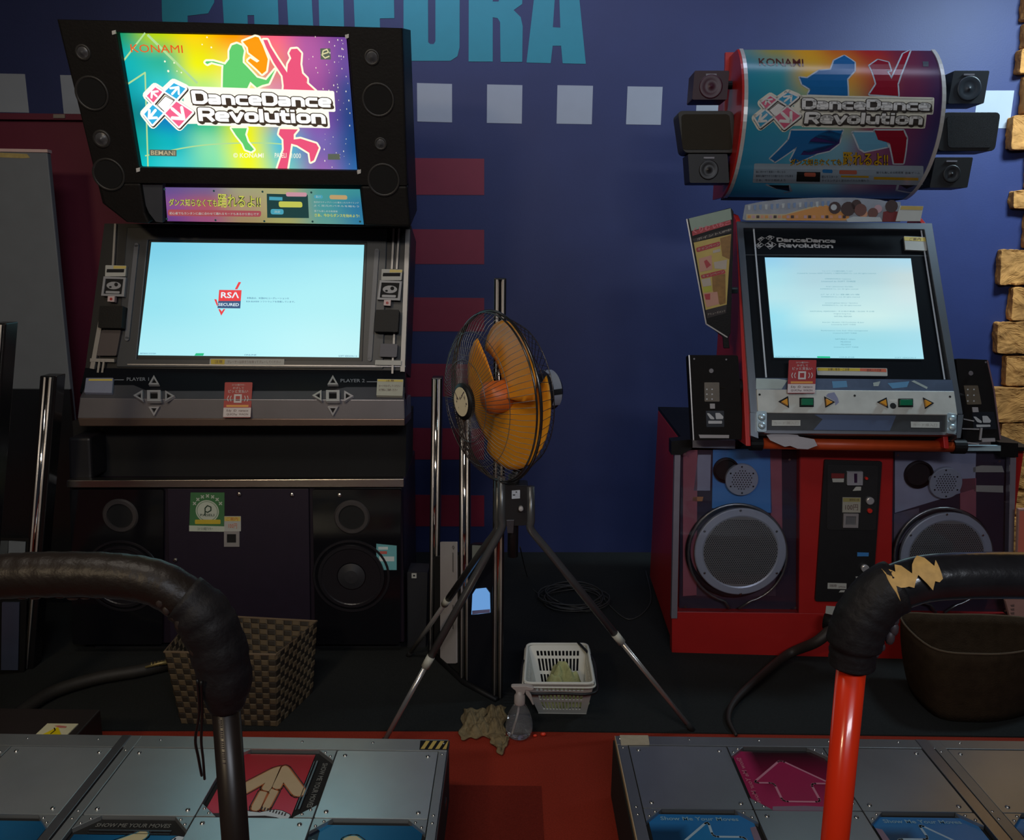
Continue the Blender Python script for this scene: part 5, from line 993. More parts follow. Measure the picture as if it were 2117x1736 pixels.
def art_panel(F0, ap, R, q, kind, d):
    red = d in ('up', 'down')
    m = MB(F0)
    if kind == 'new':
        u0, u1, v0, v1 = .04, .80, .05, .97
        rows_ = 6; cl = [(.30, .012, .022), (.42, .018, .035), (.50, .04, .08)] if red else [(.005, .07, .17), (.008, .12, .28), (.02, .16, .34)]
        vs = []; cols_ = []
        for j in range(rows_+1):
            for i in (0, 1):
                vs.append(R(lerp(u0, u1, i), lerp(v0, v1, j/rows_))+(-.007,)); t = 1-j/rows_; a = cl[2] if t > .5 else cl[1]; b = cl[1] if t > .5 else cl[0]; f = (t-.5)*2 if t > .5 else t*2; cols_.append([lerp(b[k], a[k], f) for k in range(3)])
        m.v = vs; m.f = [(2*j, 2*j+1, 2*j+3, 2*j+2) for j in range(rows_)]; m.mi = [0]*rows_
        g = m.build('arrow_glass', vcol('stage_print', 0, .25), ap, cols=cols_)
        m = MB(F0); P = [[R(u, v) for u, v in s_] for s_ in NEW]
        for s_ in P: m.k = 0; m.rib(s_, .013, -.0064, True, n=8)
        for s_ in P: m.k = 1; m.rib(s_, .006, -.0062, True, n=8)
        for s_ in P: m.k = 2; m.prism(s_, -.0060, -.0060)
        A = [R(u, v) for u, v in ARC]; m.k = 0; m.prism([R(.04, .0), R(.80, .0), R(.76, .09), R(.45, .10), R(.12, .08)], -.0062, -.0062); m.rib(A, .005, -.0060, True, n=6); m.k = 3; m.prism(A, -.0057, -.0057); m.k = 0
        for k in range(9): a, b = R(.52+.028*k, .150-.010*k); m.prism([(a-.002, b-.005), (a+.002, b-.005), (a+.002, b+.006), (a-.002, b+.006)], -.0054, -.0054)
        m.build('arrow_print', [pm('print_brown', (.028, .004, .003), .3) if red else pm('print_navy', (.004, .008, .02), .3), pm('print_orange', (.42, .10, .012), .3) if red else pm('print_cyan', (.05, .25, .35), .3), pm('print_sand', (.50, .37, .22), .3) if red else pm('print_sand2', (.55, .50, .30), .3), pm('print_white', (.55, .62, .68), .3)], g)
        m = MB(F0); m.rib([R(.845, .14), R(.845, .86)], .004, -.004, c0=-.009); m.rib([R(.815, .14), R(.815, .86)], .002, -.006, c0=-.009); m.build('panel_rib', STEEL, ap)
        m = MB(F0); V, Fc, _, _ = text2d('SHOW ME YOUR MOVES', .02)
        m.add([R(.955-.055*(1-v), .84-.66*(1-u))+(-.008,) if False else R(.90+.05*v, .84-.66*u)+(-.008,) for u, v in V], Fc); m.build('panel_lettering', pm('legend_pale', (.16, .16, .15), .4), ap)
    else:
        cl = [(.012, .004, .006), (.16, .006, .035), (.34, .02, .09)] if red else [(.004, .02, .05), (.01, .10, .26), (.02, .16, .42)]
        vs = []; cols_ = []; n = 8
        for j in range(n+1):
            for i in range(n+1):
                u, v = i/n, j/n; vs.append(q(lerp(.03, .97, u), lerp(.03, .97, v))+(-.007,))
                f = 1-v if red else (1 if v > .84 else .55+.45*u if v < .8 and u > .35 else .1)
                if red and u < .14: f = .8
                f = max(0, min(1, f*1.15)); a, b = (cl[2], cl[1]) if f > .5 else (cl[1], cl[0]); g = (f-.5)*2 if f > .5 else f*2; cols_.append([lerp(b[k], a[k], g) for k in range(3)])
        m.v = vs; m.f = [(j*(n+1)+i, j*(n+1)+i+1, (j+1)*(n+1)+i+1, (j+1)*(n+1)+i) for j in range(n) for i in range(n)]; m.mi = [0]*len(m.f)
        g = m.build('arrow_glass', vcol('stage_print', 0, .25), ap, cols=cols_)
        m = MB(F0); O = rr([R(.5, .82), R(.88, .44), R(.68, .44), R(.68, .16), R(.32, .16), R(.32, .44), R(.12, .44)], .012, 3); m.k = 0; m.prism(O, -.0062, -.0062); m.k = 1; m.rib(O, .0065, -.0058, True, n=8)
        m.k = 2; m.prism([R(.18, .03), R(.82, .03), R(.80, .085), R(.5, .10), R(.2, .085)], -.006, -.006)
        m.build('arrow_print', [pm('print_rose', (.30, .012, .07), .3) if red else pm('print_azure', (.012, .17, .42), .3), pm('print_pinkish', (.50, .20, .28), .3) if red else pm('print_ice', (.35, .50, .62), .3), pm('print_mauve', (.20, .14, .20), .3)], g)
        m = MB(F0); V, Fc, _, _ = text2d('Show Me Your Moves', .02)
        if red: m.add([q(.055+.05*(1-v), .10+.75*(1-u))+(-.0058,) for u, v in V], Fc)
        else: m.add([q(.14+.70*u, .885+.05*v)+(-.0058,) for u, v in V], Fc)
        m.build('panel_lettering', pm('legend_rose', (.45, .14, .20), .4) if red else pm('legend_ice', (.20, .38, .50), .4), ap)
SL = stage('dance_stage', 'steel dance stage with a red arrow panel before the tall black cabinet', 1, [-1.069, -.785, -.487, -.198], [-1.998, -1.710, -1.418, -1.128], [2.085, 1.80, 1.515, 1.23], -1.098, 'new', (-2.022, -.174), 2.142)
SR = stage('dance_stage', 'darker steel dance stage with a magenta arrow panel before the red cabinet', 1, [1.278, 1.565, 1.850, 2.135], [.350, .637, .918, 1.205], [2.128, 1.853, 1.570, 1.29], 1.24, 'old', (.318, 2.165), 2.172)
m = MB(E0); P = m.P([(869, 1530.5), (927, 1531), (925, 1549.5), (867, 1549)], .004); m.prism(P, .0035, .0045); m.k = 1; f = quadmap(P)
for k in range(4):
    u = .04+.26*k; pts = [(max(0, min(1, x)), y) for x, y in ((u, .05), (u+.14, .05), (u+.30, .95), (u+.16, .95))]; m.prism([f(*p) for p in pts], .0047, .0047)
m.build('hazard_sticker', [BLK, pm('hazard_yellow', (.48, .36, .10), .5)], SL)
m = MB(E0); m.pp([(1281, 1519), (1340, 1519.5), (1343, 1538), (1284, 1538)], .003, .006, .002); m.build('name_plate', pm('plate_beige', (.42, .37, .27), .5, var=.2, scale=60), SR)
m = MB(None); m.fr = Frame((.3165, 2.172, 0), 0, 90); m.box(-.95, 0, .188, .203, 0, .006); m.k = 1; m.box(-.95, -.08, .08, .11, 0, .004); m.k = 2; m.box(-.95, 0, .005, .188, -.004, .001); m.build('side_trim', [pm('trim_cream', (.62, .48, .28), .35, .3), pm('trim_lime', (.22, .26, .05), .5), BLKM], SR)
m = MB(None); m.fr = Frame((-.173, 2.142, 0), 0, 90); m.box(-.95, 0, .186, .200, 0.0, -.003+.006); m.k = 1; m.box(-.95, 0, .005, .186, -.002, .001)
for k in range(5): m.k = 2; m.box(-.16-.17*k, -.13-.17*k, .09, .11, .0, .004)
m.build('side_trim', [DSTEEL, BLKM, SCREW], SL)
x1 = E0.px(163, 1512)[0]
m = MB(E0); m.box(-2.0, x1, 2.144, 2.29, -.195, -.004); cc = m.build('connector_cover', pm('cover_brownblack', (.018, .012, .011), .5), SL, bev=.004)
m = MB(E0); m.pp([(67, 1524), (132, 1525), (162, 1495.5), (98, 1495)], -.004, -.001); m.k = 1; m.flat([(85, 1519), (127, 1519), (120, 1502)], -.0005); m.k = 2; m.prib([(104, 1517), (114, 1509), (112, 1504)], 2.4, .0); m.k = 3; m.flat([(112, 1500), (122, 1499), (138, 1501), (136, 1504), (124, 1504)], 0)
w_ = m.build('warning_sticker', [pm('warn_cream', (.62, .58, .38), .5), pm('warn_yellow', (.68, .52, .0), .5), BLK, pm('warn_red', (.5, .15, .12), .5)], SL)
# ================================================================ safety rails
RAILB = pm('rail_brown_black', (.016, .011, .009), .32, var=.2, scale=30)
PADB = pm('pad_black', (.013, .009, .007), .42, var=.35, scale=25, bump=.4, bscale=70, spec=.35)
TAPE = pm('tape_black', (.010, .009, .010), .55, var=.5, scale=60, bump=.6, bscale=60, spec=.25)
def wob(rad, k, seed):
    r_ = random.Random(seed); return [rad*(1+r_.uniform(-k, k)) for _ in range(400)]
YL_ = 1.13
t = thing('safety_rail', onZ(476, 1900, .2), 'all-black padded safety rail with dangling ties in front of the left stage', 'safety rail')
L_ = [onY(x, y, YL_) for x, y in [(467, 1460), (464, 1395), (444, 1318), (402, 1252), (330, 1207), (240, 1190), (110, 1187), (0, 1192), (-150, 1210)]]
base = Vector((onY(478, 1736, YL_).x+.01, YL_, .2)); top = L_[0]
ends = [Vector((-1.22, YL_, top.z+.21)), Vector((-1.36, YL_, top.z+.16)), Vector((-1.42, YL_, top.z+.02)), Vector((-1.42, YL_, top.z-.2)), Vector((-1.42, YL_, .2))]
m = MB(None); m.tube([base, top+Vector((0, 0, .02))], .0212, 24); m.tube(cr(L_+ends[:3], 4)+[ends[4]], .020, 16); m.build('rail_tube', RAILB, t, smooth=True)
hp_ = cr(L_[3:]+ends[:2], 10); m = MB(None); m.tube(hp_, [.0335*(1+.015*math.sin(i*1.7)) for i in range(len(hp_))], 24); m.build('foam_pad', PADB, t, smooth=True)
ep = cr([L_[0]+Vector((0, 0, -.002))]+L_[1:5], 10)[:34]; n_ = len(ep); w1_ = wob(1, .035, 4)
m = MB(None); m.tube(ep, [lerp(.0255, .041, min(1, i/9))*w1_[i] if i < n_-4 else .037 for i in range(n_)], 24); m.build('elbow_pad', TAPE, t, smooth=True)
m = MB(None); rs = random.Random(9)
for k in range(9):
    b = onY(lerp(330, 442, k/8.), [1245, 1262, 1275, 1290, 1312, 1345, 1362, 1400, 1440][k], YL_-.03); s_ = rs.uniform(.0035, .0075); m.sphere(b, s_, 8, 6, (1.2, .7, 1.6))
for k in range(12): b = onY(20+k*26, 1232+rs.uniform(-2, 2)+(3 if k > 9 else 0), YL_-.008); m.sphere(b, rs.uniform(.004, .008), 8, 6, (1.6, .8, .8))
m.build('torn_tape', pm('tape_torn', (.030, .022, .018), .5, var=.5, scale=50), t, smooth=True)
for P in ([(408, 1405), (412, 1470), (404, 1528), (410, 1565), (417, 1603)], [(416, 1408), (418, 1480), (416, 1530), (420, 1570), (423, 1610)]):
    m = MB(None); m.tube(cr([onY(x, y, YL_-.045+.02*k) for k, (x, y) in enumerate(P)], 5), .0022, 6); m.build('zip_tie', pm('tie_black', (.008, .008, .008), .4), t, smooth=True)
fr_ = Frame(base+Vector((0, -.0226, 0)), 0, 0); m = MB(fr_); rs = random.Random(5)
for k in range(26):
    y = 1466+k*4.4; x = 452+(y-1466)*.09
    if k % 5 != 4: m.flat([(x-2.2*rs.random()-1, y), (x+3, y+.3), (x+3, y+2.9), (x-2, y+2.6)], 0)
m.build('rail_lettering', pm('legend_dim', (.10, .09, .08), .5), t)
YR_ = 1.15
t = thing('safety_rail', onZ(1728, 1900, .2), 'safety rail with a bright red post and worn black padding', 'safety rail')
R_ = [onY(x, y, YR_) for x, y in [(1760, 1378), (1766, 1325), (1786, 1272), (1832, 1222), (1900, 1198), (1980, 1190), (2080, 1189), (2200, 1192)]]
bs = Vector((onY(1729, 1736, YR_).x+.002, YR_, .2)); tp = R_[0]
en = [Vector((R_[-1].x+.3, YR_, R_[-1].z-.005)), Vector((R_[-1].x+.40, YR_, R_[-1].z-.08)), Vector((R_[-1].x+.43, YR_, .2))]
m = MB(None); m.tube([bs, tp+Vector((0, 0, .02))], .0215, 28); m.build('red_post', pm('post_red', (.66, .030, .006), .22, var=.06, scale=12, coat=.4), t, smooth=True)
m = MB(None); m.tube(cr(R_+en, 4), .020, 16); m.build('rail_tube', RAILB, t, smooth=True)
hq = cr(R_[3:]+en[:1], 10); m = MB(None); m.tube(hq, .0350, 28); m.build('foam_pad', pm('pad_gloss', (.012, .012, .014), .26, var=.4, scale=30, bump=.25, bscale=60, coat=.3), t, smooth=True)
eq = cr([R_[0]+Vector((0, 0, .004))]+R_[1:5], 10)[:34]; w2_ = wob(1, .02, 8)
m = MB(None); m.tube(eq, [(.034 if i < 9 else .0405)*w2_[i] for i in range(len(eq))], 26); m.build('elbow_pad', TAPE, t, smooth=True)
def shell(mb, path, r, a0, a1, jag, seed):   # a torn patch hugging the tube
    rs = random.Random(seed); P = [Vector(p) for p in path]; m_ = len(P); n = 9; vs = []; fs = []
    for i in range(m_):
        d = (P[min(i+1, m_-1)]-P[max(i-1, 0)]).normalized(); out = Vector((0, -1, 0)); upv = d.cross(out); upv = upv if upv.z > 0 or abs(d.z) > .8 else -upv; upv.normalize()
        e0, e1 = a0+rs.uniform(0, jag), a1-rs.uniform(0, jag)
        for k in range(n): an = math.radians(lerp(e0, e1, k/(n-1))); vs.append(P[i]+(out*math.cos(an)+upv*math.sin(an))*r)
    for i in range(m_-1):
        for k in range(n-1): fs.append((i*n+k, i*n+k+1, (i+1)*n+k+1, (i+1)*n+k))
    mb.add(vs, fs)
m = MB(None); OCH = pm('foam_ochre', (.50, .31, .10), .7, var=.35, scale=90)
shell(m, hq[0:14], .0420, 0, 84, 40, 2); shell(m, hq[38:52], .0362, 52, 95, 20, 5); m.build('bare_foam', OCH, t, smooth=True)
m = MB(None); rs = random.Random(2)
for x, y in [(1848, 1300), (1840, 1318), (1825, 1338), (1812, 1352), (1850, 1280), (1806, 1220)]: m.sphere(onY(x, y, YR_-.015), rs.uniform(.004, .008), 8, 6, (1, .8, 1.5))
m.build('torn_tape', pm('tape_grey', (.05, .04, .045), .5, var=.4), t, smooth=True)
# ================================================================ chrome post towers
def post(t, bottom, topp, w=.040, face=None):
    b, q = Vector(bottom), Vector(topp); n = Vector((0, -1, 0))
    m = MB(None)
    for p in (b, q): m.v += [tuple(p+Vector((sx*w/2, sy, 0))) for sx, sy in ((-1, .0), (1, .0), (1, .06), (-1, .06))]
    m.f = [(0, 1, 5, 4), (1, 2, 6, 5), (2, 3, 7, 6), (3, 0, 4, 7), (4, 5, 6, 7), (3, 2, 1, 0)]; m.mi = [0]*6
    ch = m.build('post', pm('post_black', (.008, .008, .009), .25), t, bev=.003)
    m = MB(None); m.tube([b+Vector((0, -.002, .01)), q+Vector((0, -.002, -.004))], .0085, 16); m.build('chrome_tube', pm('tower_chrome', (.70, .68, .66), .07, 1, var=.02), ch, smooth=True)
    for sx in (-.0105, .0105):
        m = MB(None); m.tube([b+Vector((sx, -.005, .01)), q+Vector((sx, -.005, -.004))], .0032, 10); m.build('highlight_bead', pm('bead_highlight', (.80, .74, .68), .3, .55, var=.05), ch, smooth=True)  # pale beads added to imitate highlight lines along the chrome
A_, B_, C_ = onZ(895, 1352), onZ(960, 1410), onZ(1028, 1446)
t = thing('chrome_post_tower', B_, 'dark stand with three chrome posts behind the tripod fan, right of the black cabinet', 'stand')
post(t, A_, onY(903, 781, A_.y)); post(t, B_, onY(961, 850, B_.y)); post(t, C_, onY(1034, 575, C_.y))
def panel(p, q, px0, px1, ytop, ybot, name, mt, c0=-.03, c1=0, par=None, off=0.0):
    ang = math.degrees(math.atan2(q.y-p.y, q.x-p.x)); fr_ = Frame(p, 0, ang); m = MB(fr_); m.pp([(px0, ytop), (px1, ytop), (px1, ybot), (px0, ybot)], c0+off, c1+off, .004); return m.build(name, mt, par), fr_
panel(A_, B_, 898, 953, 1150, 1400, 'lower_panel', BLKM, par=t); panel(B_, C_, 968, 1020, 1125, 1440, 'lower_panel', pm('tower_dark_blue', (.010, .011, .016), .25), par=t)
pl, pf = panel(A_, B_, 910, 943, 1120, 1371, 'silver_plate', pm('plate_silver', (.60, .57, .58), .35, .3, var=.15, scale=9), 0, .006, t)
m = MB(pf); m.k = 0; m.prib([(937, 1128), (939, 1131), (937, 1135), (935, 1131), (937, 1128)], 1, .007); tline(m, 'e-AMUSEMENT', 934.5, 1142, 938, 1200, .007) if False else None
for y0, y1 in ((1142, 1182), (1250, 1300)): m.prib([(936.5, y0), (936.5, y1)], 2.2, .0068)
m.build('plate_mark', pm('plate_mark_grey', (.16, .15, .15), .4), pl)
fbc = Frame(B_, 0, math.degrees(math.atan2(C_.y-B_.y, C_.x-B_.x)))
m = MB(fbc); m.prism(m.P([(975, 1270), (977, 1228), (984, 1217), (1004, 1215), (1012, 1226), (1013, 1266), (990, 1269)], .002), 0, .003); m.k = 1; m.flat([(976, 1262), (1013, 1259), (1013, 1266), (976, 1270)], .0035); m.build('tower_reflection', [em('tower_reflection_blue', (.18, .42, .85), .75), pm('tower_reflection_lilac', (.25, .25, .5), .4)], t)  # glowing blue patch stands for a screen reflected in the panel
m = MB(fbc); m.pp([(976, 1127), (995, 1128), (984, 1152), (976, 1158)], 0, .003); m.build('grey_label', pm('label_greygreen', (.20, .23, .22), .5), t)
m = MB(None); m.tube([A_+Vector((0, -.01, .01)), B_+Vector((0, -.02, .01)), C_+Vector((0, -.02, .01))], .012, 10); m.build('floor_bar', BLK, t, smooth=True)
A2, C2 = onZ(52, 1385), onZ(-70, 1560)
t = thing('chrome_post_tower', A2, 'dark stand with chrome posts at the left edge, beside the grey panel', 'stand')
post(t, A2, onY(100, 777, A2.y-.02), .060); post(t, C2, onY(-4, 668, C2.y), .045)
fr_ = Frame(A2+Vector((0, -.03, 0)), 0, 12); m = MB(fr_); m.pp([(18, 1118), (53, 1120), (50, 1172), (16, 1170)], 0, .004, .002); m.k = 1; m.pp([(-14, 1118), (17, 1118), (14, 1172), (-16, 1172)], 0, .004); m.build('label', [pm('label_bluegrey', (.16, .19, .22), .4), pm('label_slate', (.06, .075, .085), .4)], t)
m = MB(fr_); m.pp([(4, 1245), (40, 1245), (37, 1385), (2, 1385)], 0, .005, .002); m.build('silver_plate', pm('plate_blue_steel', (.20, .25, .42), .3, .8, var=.2, scale=9), t)
m = MB(fr_); m.pp([(-120, 1110), (60, 1112), (50, 1392), (-120, 1392)], -.03, -.002); m.build('lower_panel', BLK, t)
t = FB.w(*FB.px(858, 1340)); fr_ = Frame((t.x, 3.09, 0), 0, 0); tt = thing('power_box', (t.x, 3.1, 0), 'small dark box with a tiny white label beside the tall black cabinet', 'box')
m = MB(fr_); m.pp([(842, 1182), (884, 1184), (880, 1340), (842, 1340)], -.1, 0, .004); m.build('body', pm('box_slate', (.018, .019, .023), .5), tt, bev=.003); m = MB(fr_); m.frm(rect(851, 1185, 861, 1195), rect(854, 1188, 858, 1192), 0, .002); m.build('tiny_label', PAPER, tt)
# ================================================================ the fan
FY = 2.46; FC = onY(1022, 821, FY); D_ = Vector((-.854, -.52, -.04)).normalized(); SX = Vector((0, 0, 1)).cross(D_).normalized(); SY = D_.cross(SX).normalized(); RF = .264
fn = thing('tripod_fan', (onY(1062, 1050, FY).x, FY, 0), 'large floor fan with orange blades in a wire cage on a three-legged stand', 'fan')
def fp(r, an, h): return FC+SX*(r*math.cos(an))+SY*(r*math.sin(an))+D_*h
WIRE = pm('fan_wire', (.10, .10, .105), .3, .8)
def ring(m, r, h, tr, n=72): m.tube([fp(r, 2*math.pi*k/n, h) for k in range(n)], tr, 8, closed=True)
m = MB(None); ring(m, RF, 0, .0045); ring(m, RF*.985, .012, .003); m.build('cage_rim', pm('rim_dark', (.09, .09, .095), .22, .85), fn, smooth=True)
m = MB(None)
for k in range(84):
    an = 2*math.pi*k/84; m.tube([fp(r, an+tw, h) for r, h, tw in ((.048, .108, 0), (.11, .101, .05), (.18, .080, .09), (.235, .045, .12), (.262, .010, .13))], .00085, 4, caps=False)
for r, h in ((.125, .100), (.205, .067)): ring(m, r, h, .0010, 60)
m.build('front_cage', pm('cage_wire', (.16, .16, .165), .3, .7), fn, smooth=True)
m = MB(None)
for k in range(60):
    an = 2*math.pi*k/60; m.tube([fp(r, an, h) for r, h in ((.060, -.095), (.15, -.092), (.225, -.070), (.262, -.005))], .0010, 4, caps=False)
ring(m, .15, -.092, .0016, 60); ring(m, .225, -.070, .0016, 60); m.build('rear_cage', WIRE, fn, smooth=True)
m = MB(None); m.fr = None
def disc(m, r0, h0, r1, h1, n=40): 
    vs = [fp(r0, 2*math.pi*k/n, h0) for k in range(n)]+[fp(r1, 2*math.pi*k/n, h1) for k in range(n)]; m.add(vs, [(k, (k+1) % n, n+(k+1) % n, n+k) for k in range(n)])
disc(m, .056, .098, .056, .112); disc(m, .056, .112, .045, .116); m.add([fp(.056, 2*math.pi*k/40, .098) for k in range(40)], [tuple(range(40))]); m.build('hub_cap', BLK, fn, smooth=True)
m = MB(None); m.add([fp(.044, 2*math.pi*k/40, .1165) for k in range(40)], [tuple(range(40))]); disc(m, .045, .114, .044, .1165)
m.k = 1; rs = random.Random(11)
for k in range(9):
    a, r = rs.uniform(0, 6.28), rs.uniform(.008, .036); s_ = rs.uniform(.002, .005); p = fp(r, a, .117); m.add([p+SX*s_*rs.uniform(.3, 1.6), p+SY*s_*rs.uniform(.5, 2), p-SX*s_, p-SY*s_*rs.uniform(.5, 2)], [(0, 1, 2, 3)])
for a0 in (1.0, 2.6): m.add([fp(.043, a0, .117), fp(.030, a0+.12, .117), fp(.014, a0+.3, .117), fp(.013, a0+.1, .117), fp(.028, a0, .117), fp(.043, a0-.1, .117)], [(0, 1, 2, 3, 4, 5)])
m.build('badge', [pm('badge_cream', (.72, .64, .44), .4, var=.1), pm('badge_scuff', (.12, .09, .09), .6)], fn)
OR_ = pm('blade_orange', (.95, .30, .02), .32, var=.08, scale=5, spec=.4)
_b = OR_.node_tree.nodes['Principled BSDF']; _b.inputs['Subsurface Weight'].default_value = .5; _b.inputs['Subsurface Radius'].default_value = (.08, .03, .01); _b.inputs['Subsurface Scale'].default_value = .3
for q in range(3):
    a0 = math.radians(58+120*q); m = MB(None); nu, nv = 18, 12
    def bf(u, v, a0=a0):
        sp = math.radians(lerp(106, 138, v**.6)); r = lerp(.045, .232, v); ed = 1-abs(2*u-1)**5*.0
        rr_ = r*(1-(.10*(2*abs(u-.5))**3 if v > .6 else 0)); an = a0+(u-.5)*sp+.30*v
        return fp(rr_, an, -.030+(u-.5)*-.052*(.5+v*.5)-.012*v)
    m.grid(bf, nu, nv); o = m.build('blade', OR_, fn, smooth=True); md = o.modifiers.new('Solidify', 'SOLIDIFY'); md.thickness = .0025
m = MB(None); disc(m, .050, -.04, .050, .020); disc(m, .050, .020, .030, .034); m.add([fp(.030, 2*math.pi*k/40, .034) for k in range(40)], [tuple(range(40))]); m.build('blade_hub', pm('hub_orange', (.55, .13, .02), .4), fn, smooth=True)
m = MB(None); disc(m, .062, -.085, .066, -.12); disc(m, .066, -.12, .064, -.205); disc(m, .064, -.205, .050, -.222); m.add([fp(.050, 2*math.pi*k/40, -.222) for k in range(40)], [tuple(range(40))]); m.add([fp(.062, 2*math.pi*k/40, -.085) for k in range(40)], [tuple(range(40))]); mo = m.build('motor', pm('motor_black', (.018, .018, .02), .35), fn, smooth=True)
m = MB(None)
for a0, a1 in ((.2, 1.5), (1.65, 2.4), (5.6, 6.2)):
    n = 12; vs = [fp(.0655, lerp(a0, a1, k/n), h) for h in (-.178, -.208) for k in range(n+1)]; m.add(vs, [(k, k+1, n+2+k, n+1+k) for k in range(n)])
m.build('silver_tape', pm('tape_silver', (.50, .55, .62), .35, .4), mo)
YM = FC-D_*.15; cx = onY(1062, 1000, FY)
m = MB(None); m.tube(cr([YM+Vector((0, 0, -.06)), YM+Vector((.0, 0, -.16)), Vector((cx.x+.01, FY, cx.z+.04)), Vector((cx.x, FY, cx.z-.06))], 6), .014, 12); m.tube([Vector((cx.x, FY, cx.z+.03)), Vector((cx.x, FY, cx.z-.24))], .017, 16); m.build('column', pm('column_black', (.02, .02, .022), .35, .3), fn, smooth=True)
fr_ = Frame((cx.x, FY-.035, 0), 0, 0); m = MB(fr_); m.pp([(1030, 1003), (1092, 1003), (1090, 1086), (1034, 1088)], -.06, 0, .01); m.k = 1; m.pp([(1047, 1075), (1063, 1075), (1061, 1102), (1049, 1102)], -.03, .004); cl = m.build('clamp', [pm('clamp_black', (.013, .013, .014), .45), DSTEEL], fn, bev=.003)
m = MB(fr_); m.pp([(1058, 1014), (1075, 1013), (1075, 1030), (1058, 1031)], 0, .002); m.k = 1; m.flat([(1066, 1016), (1069, 1016), (1069, 1018), (1066, 1018)], .0025); m.flat([(1060, 1022), (1065, 1022), (1065, 1024), (1060, 1024)], .0025); m.build('tag', [pm('tag_white', (.50, .55, .62), .5), BLK], cl)
m = MB(fr_); m.plat(1077, 1048, [(5, .002), (5, .022), (3, .024)], 12); m.build('knob', pm('knob_pale', (.35, .34, .34), .4), cl, smooth=True)
LEG = pm('leg_grey', (.12, .125, .13), .3, .6, var=.1)
for tp_, bd, ft_, lab in (((1037, 985), (1037, 1092), onZ(788, 1548), (878, 1372)), ((1030, 990), (1028, 1094), onZ(845, 1358), (915, 1240)), ((1097, 1005), (1098, 1095), onZ(1430, 1512), (1281, 1325))):
    dy = -.03 if ft_.y < 2.6 else .05
    a = onY(*tp_, FY+dy); b = onY(*bd, FY+dy); f_ = ft_+Vector((0, 0, .008)); d = (f_-b).normalized()
    best = min(range(101), key=lambda k: math.dist(proj(b.lerp(f_, k/100)), lab)); s_ = b.lerp(f_, best/100)
    pth = [a]+cr([a.lerp(b, .8), b, b+d*.08], 5)+[s_]
    m = MB(None); m.tube(pth, .0125, 14); lg = m.build('leg', LEG, fn, smooth=True)
    m = MB(None); m.tube([s_, f_], .0085, 14); m.build('inner_tube', pm('leg_chrome', (.50, .48, .46), .25, .7), lg, smooth=True)
    m = MB(None); m.tube([s_-d*.03, s_+d*.012], .0136, 14); m.build('white_collar', pm('collar_white', (.42, .42, .36), .5, var=.2, scale=60), lg, smooth=True)
    m = MB(None); m.tube([f_-d*.03, f_+d*.004], .0105, 12); m.build('rubber_foot', BLKM, lg, smooth=True)
# ================================================================ things on the floor
def wall_grid(m, q, nx, rows, mx=.12, holes=True, slot=.62):   # q(u, v) -> point; a panel with rows of upright slots
    us = [0, mx]
    for k in range(nx): w = (1-2*mx)/nx; us += [mx+w*(k+(1-slot)/2*1.0), mx+w*(k+1-(1-slot)/2)]
    us += [1-mx, 1]; vs = [0]
    for a, b in rows: vs += [a, b]
    vs += [1]
    for j in range(len(vs)-1):
        for i in range(len(us)-1):
            hole = (j % 2 == 1) and (i >= 2 and i % 2 == 0 and i < len(us)-2)
            if not hole: m.add([q(us[i], vs[j]), q(us[i+1], vs[j]), q(us[i+1], vs[j+1]), q(us[i], vs[j+1])], [(0, 1, 2, 3)])
z1 = .165
bf_ = [onZ(1113, 1474, .006), onZ(1212, 1474, .006)]; yb_ = bf_[0].y+.135
Bq = [Vector((bf_[0].x, bf_[0].y, .008)), Vector((bf_[1].x, bf_[0].y, .008)), Vector((bf_[1].x-.0, yb_, .008)), Vector((bf_[0].x+.0, yb_, .008))]
r0, r1 = onZ(1084, 1412, z1), onZ(1228, 1413, z1); rb0, rb1 = onZ(1090, 1331, z1), onZ(1214, 1331, z1)
Rq = [r0, r1, rb1, rb0]
t = thing('plastic_basket', ((r0.x+r1.x)/2, (r0.y+rb0.y)/2, 0), 'small white slotted plastic basket with black handle beside the spray bottle', 'basket')
WP = pm('basket_white', (.62, .62, .56), .45, var=.04)
m = MB(None)
for k in range(4):
    a, b, c_, d = Bq[k], Bq[(k+1) % 4], Rq[(k+1) % 4], Rq[k]
    wall_grid(m, lambda u, v: a.lerp(b, u).lerp(d.lerp(c_, u), v), 12 if k % 2 == 0 else 9, [(.12, .38), (.45, .70), (.76, .86)])
m.add(Bq, [(0, 1, 2, 3)]); o = m.build('body', WP, t); md = o.modifiers.new('Solidify', 'SOLIDIFY'); md.thickness = .0035
m = MB(None); rp = rr([(p.x, p.y) for p in Rq], .025, 5); m.tube([Vector((x, y, z1)) for x, y in rp], .0055, 8, closed=True)
m.tube([Vector((x, y, z1-.012)) for x, y in rr([(p.x+(.006 if i in (1, 2) else -.006), p.y+(.004 if i > 1 else -.006)) for i, p in enumerate(Rq)], .025, 5)], .0035, 8, closed=True); m.build('rim', WP, t, smooth=True)
ml, mr = r0.lerp(rb0, .62), r1.lerp(rb1, .62)
hd = cr([ml+Vector((-.010, 0, -.01)), ml.lerp(r0, .6)+Vector((-.014, 0, -.02)), r0+Vector((.0, -.018, -.024)), r0.lerp(r1, .5)+Vector((0, -.020, -.026)), r1+Vector((.0, -.018, -.024)), mr.lerp(r1, .6)+Vector((.014, 0, -.018)), mr+Vector((.012, 0, -.005)), rb1+Vector((-.035, .0, .006))], 6)
m = MB(None); m.tube(hd, .0050, 8); m.build('handle', pm('handle_black', (.012, .012, .013), .4), t, smooth=True)
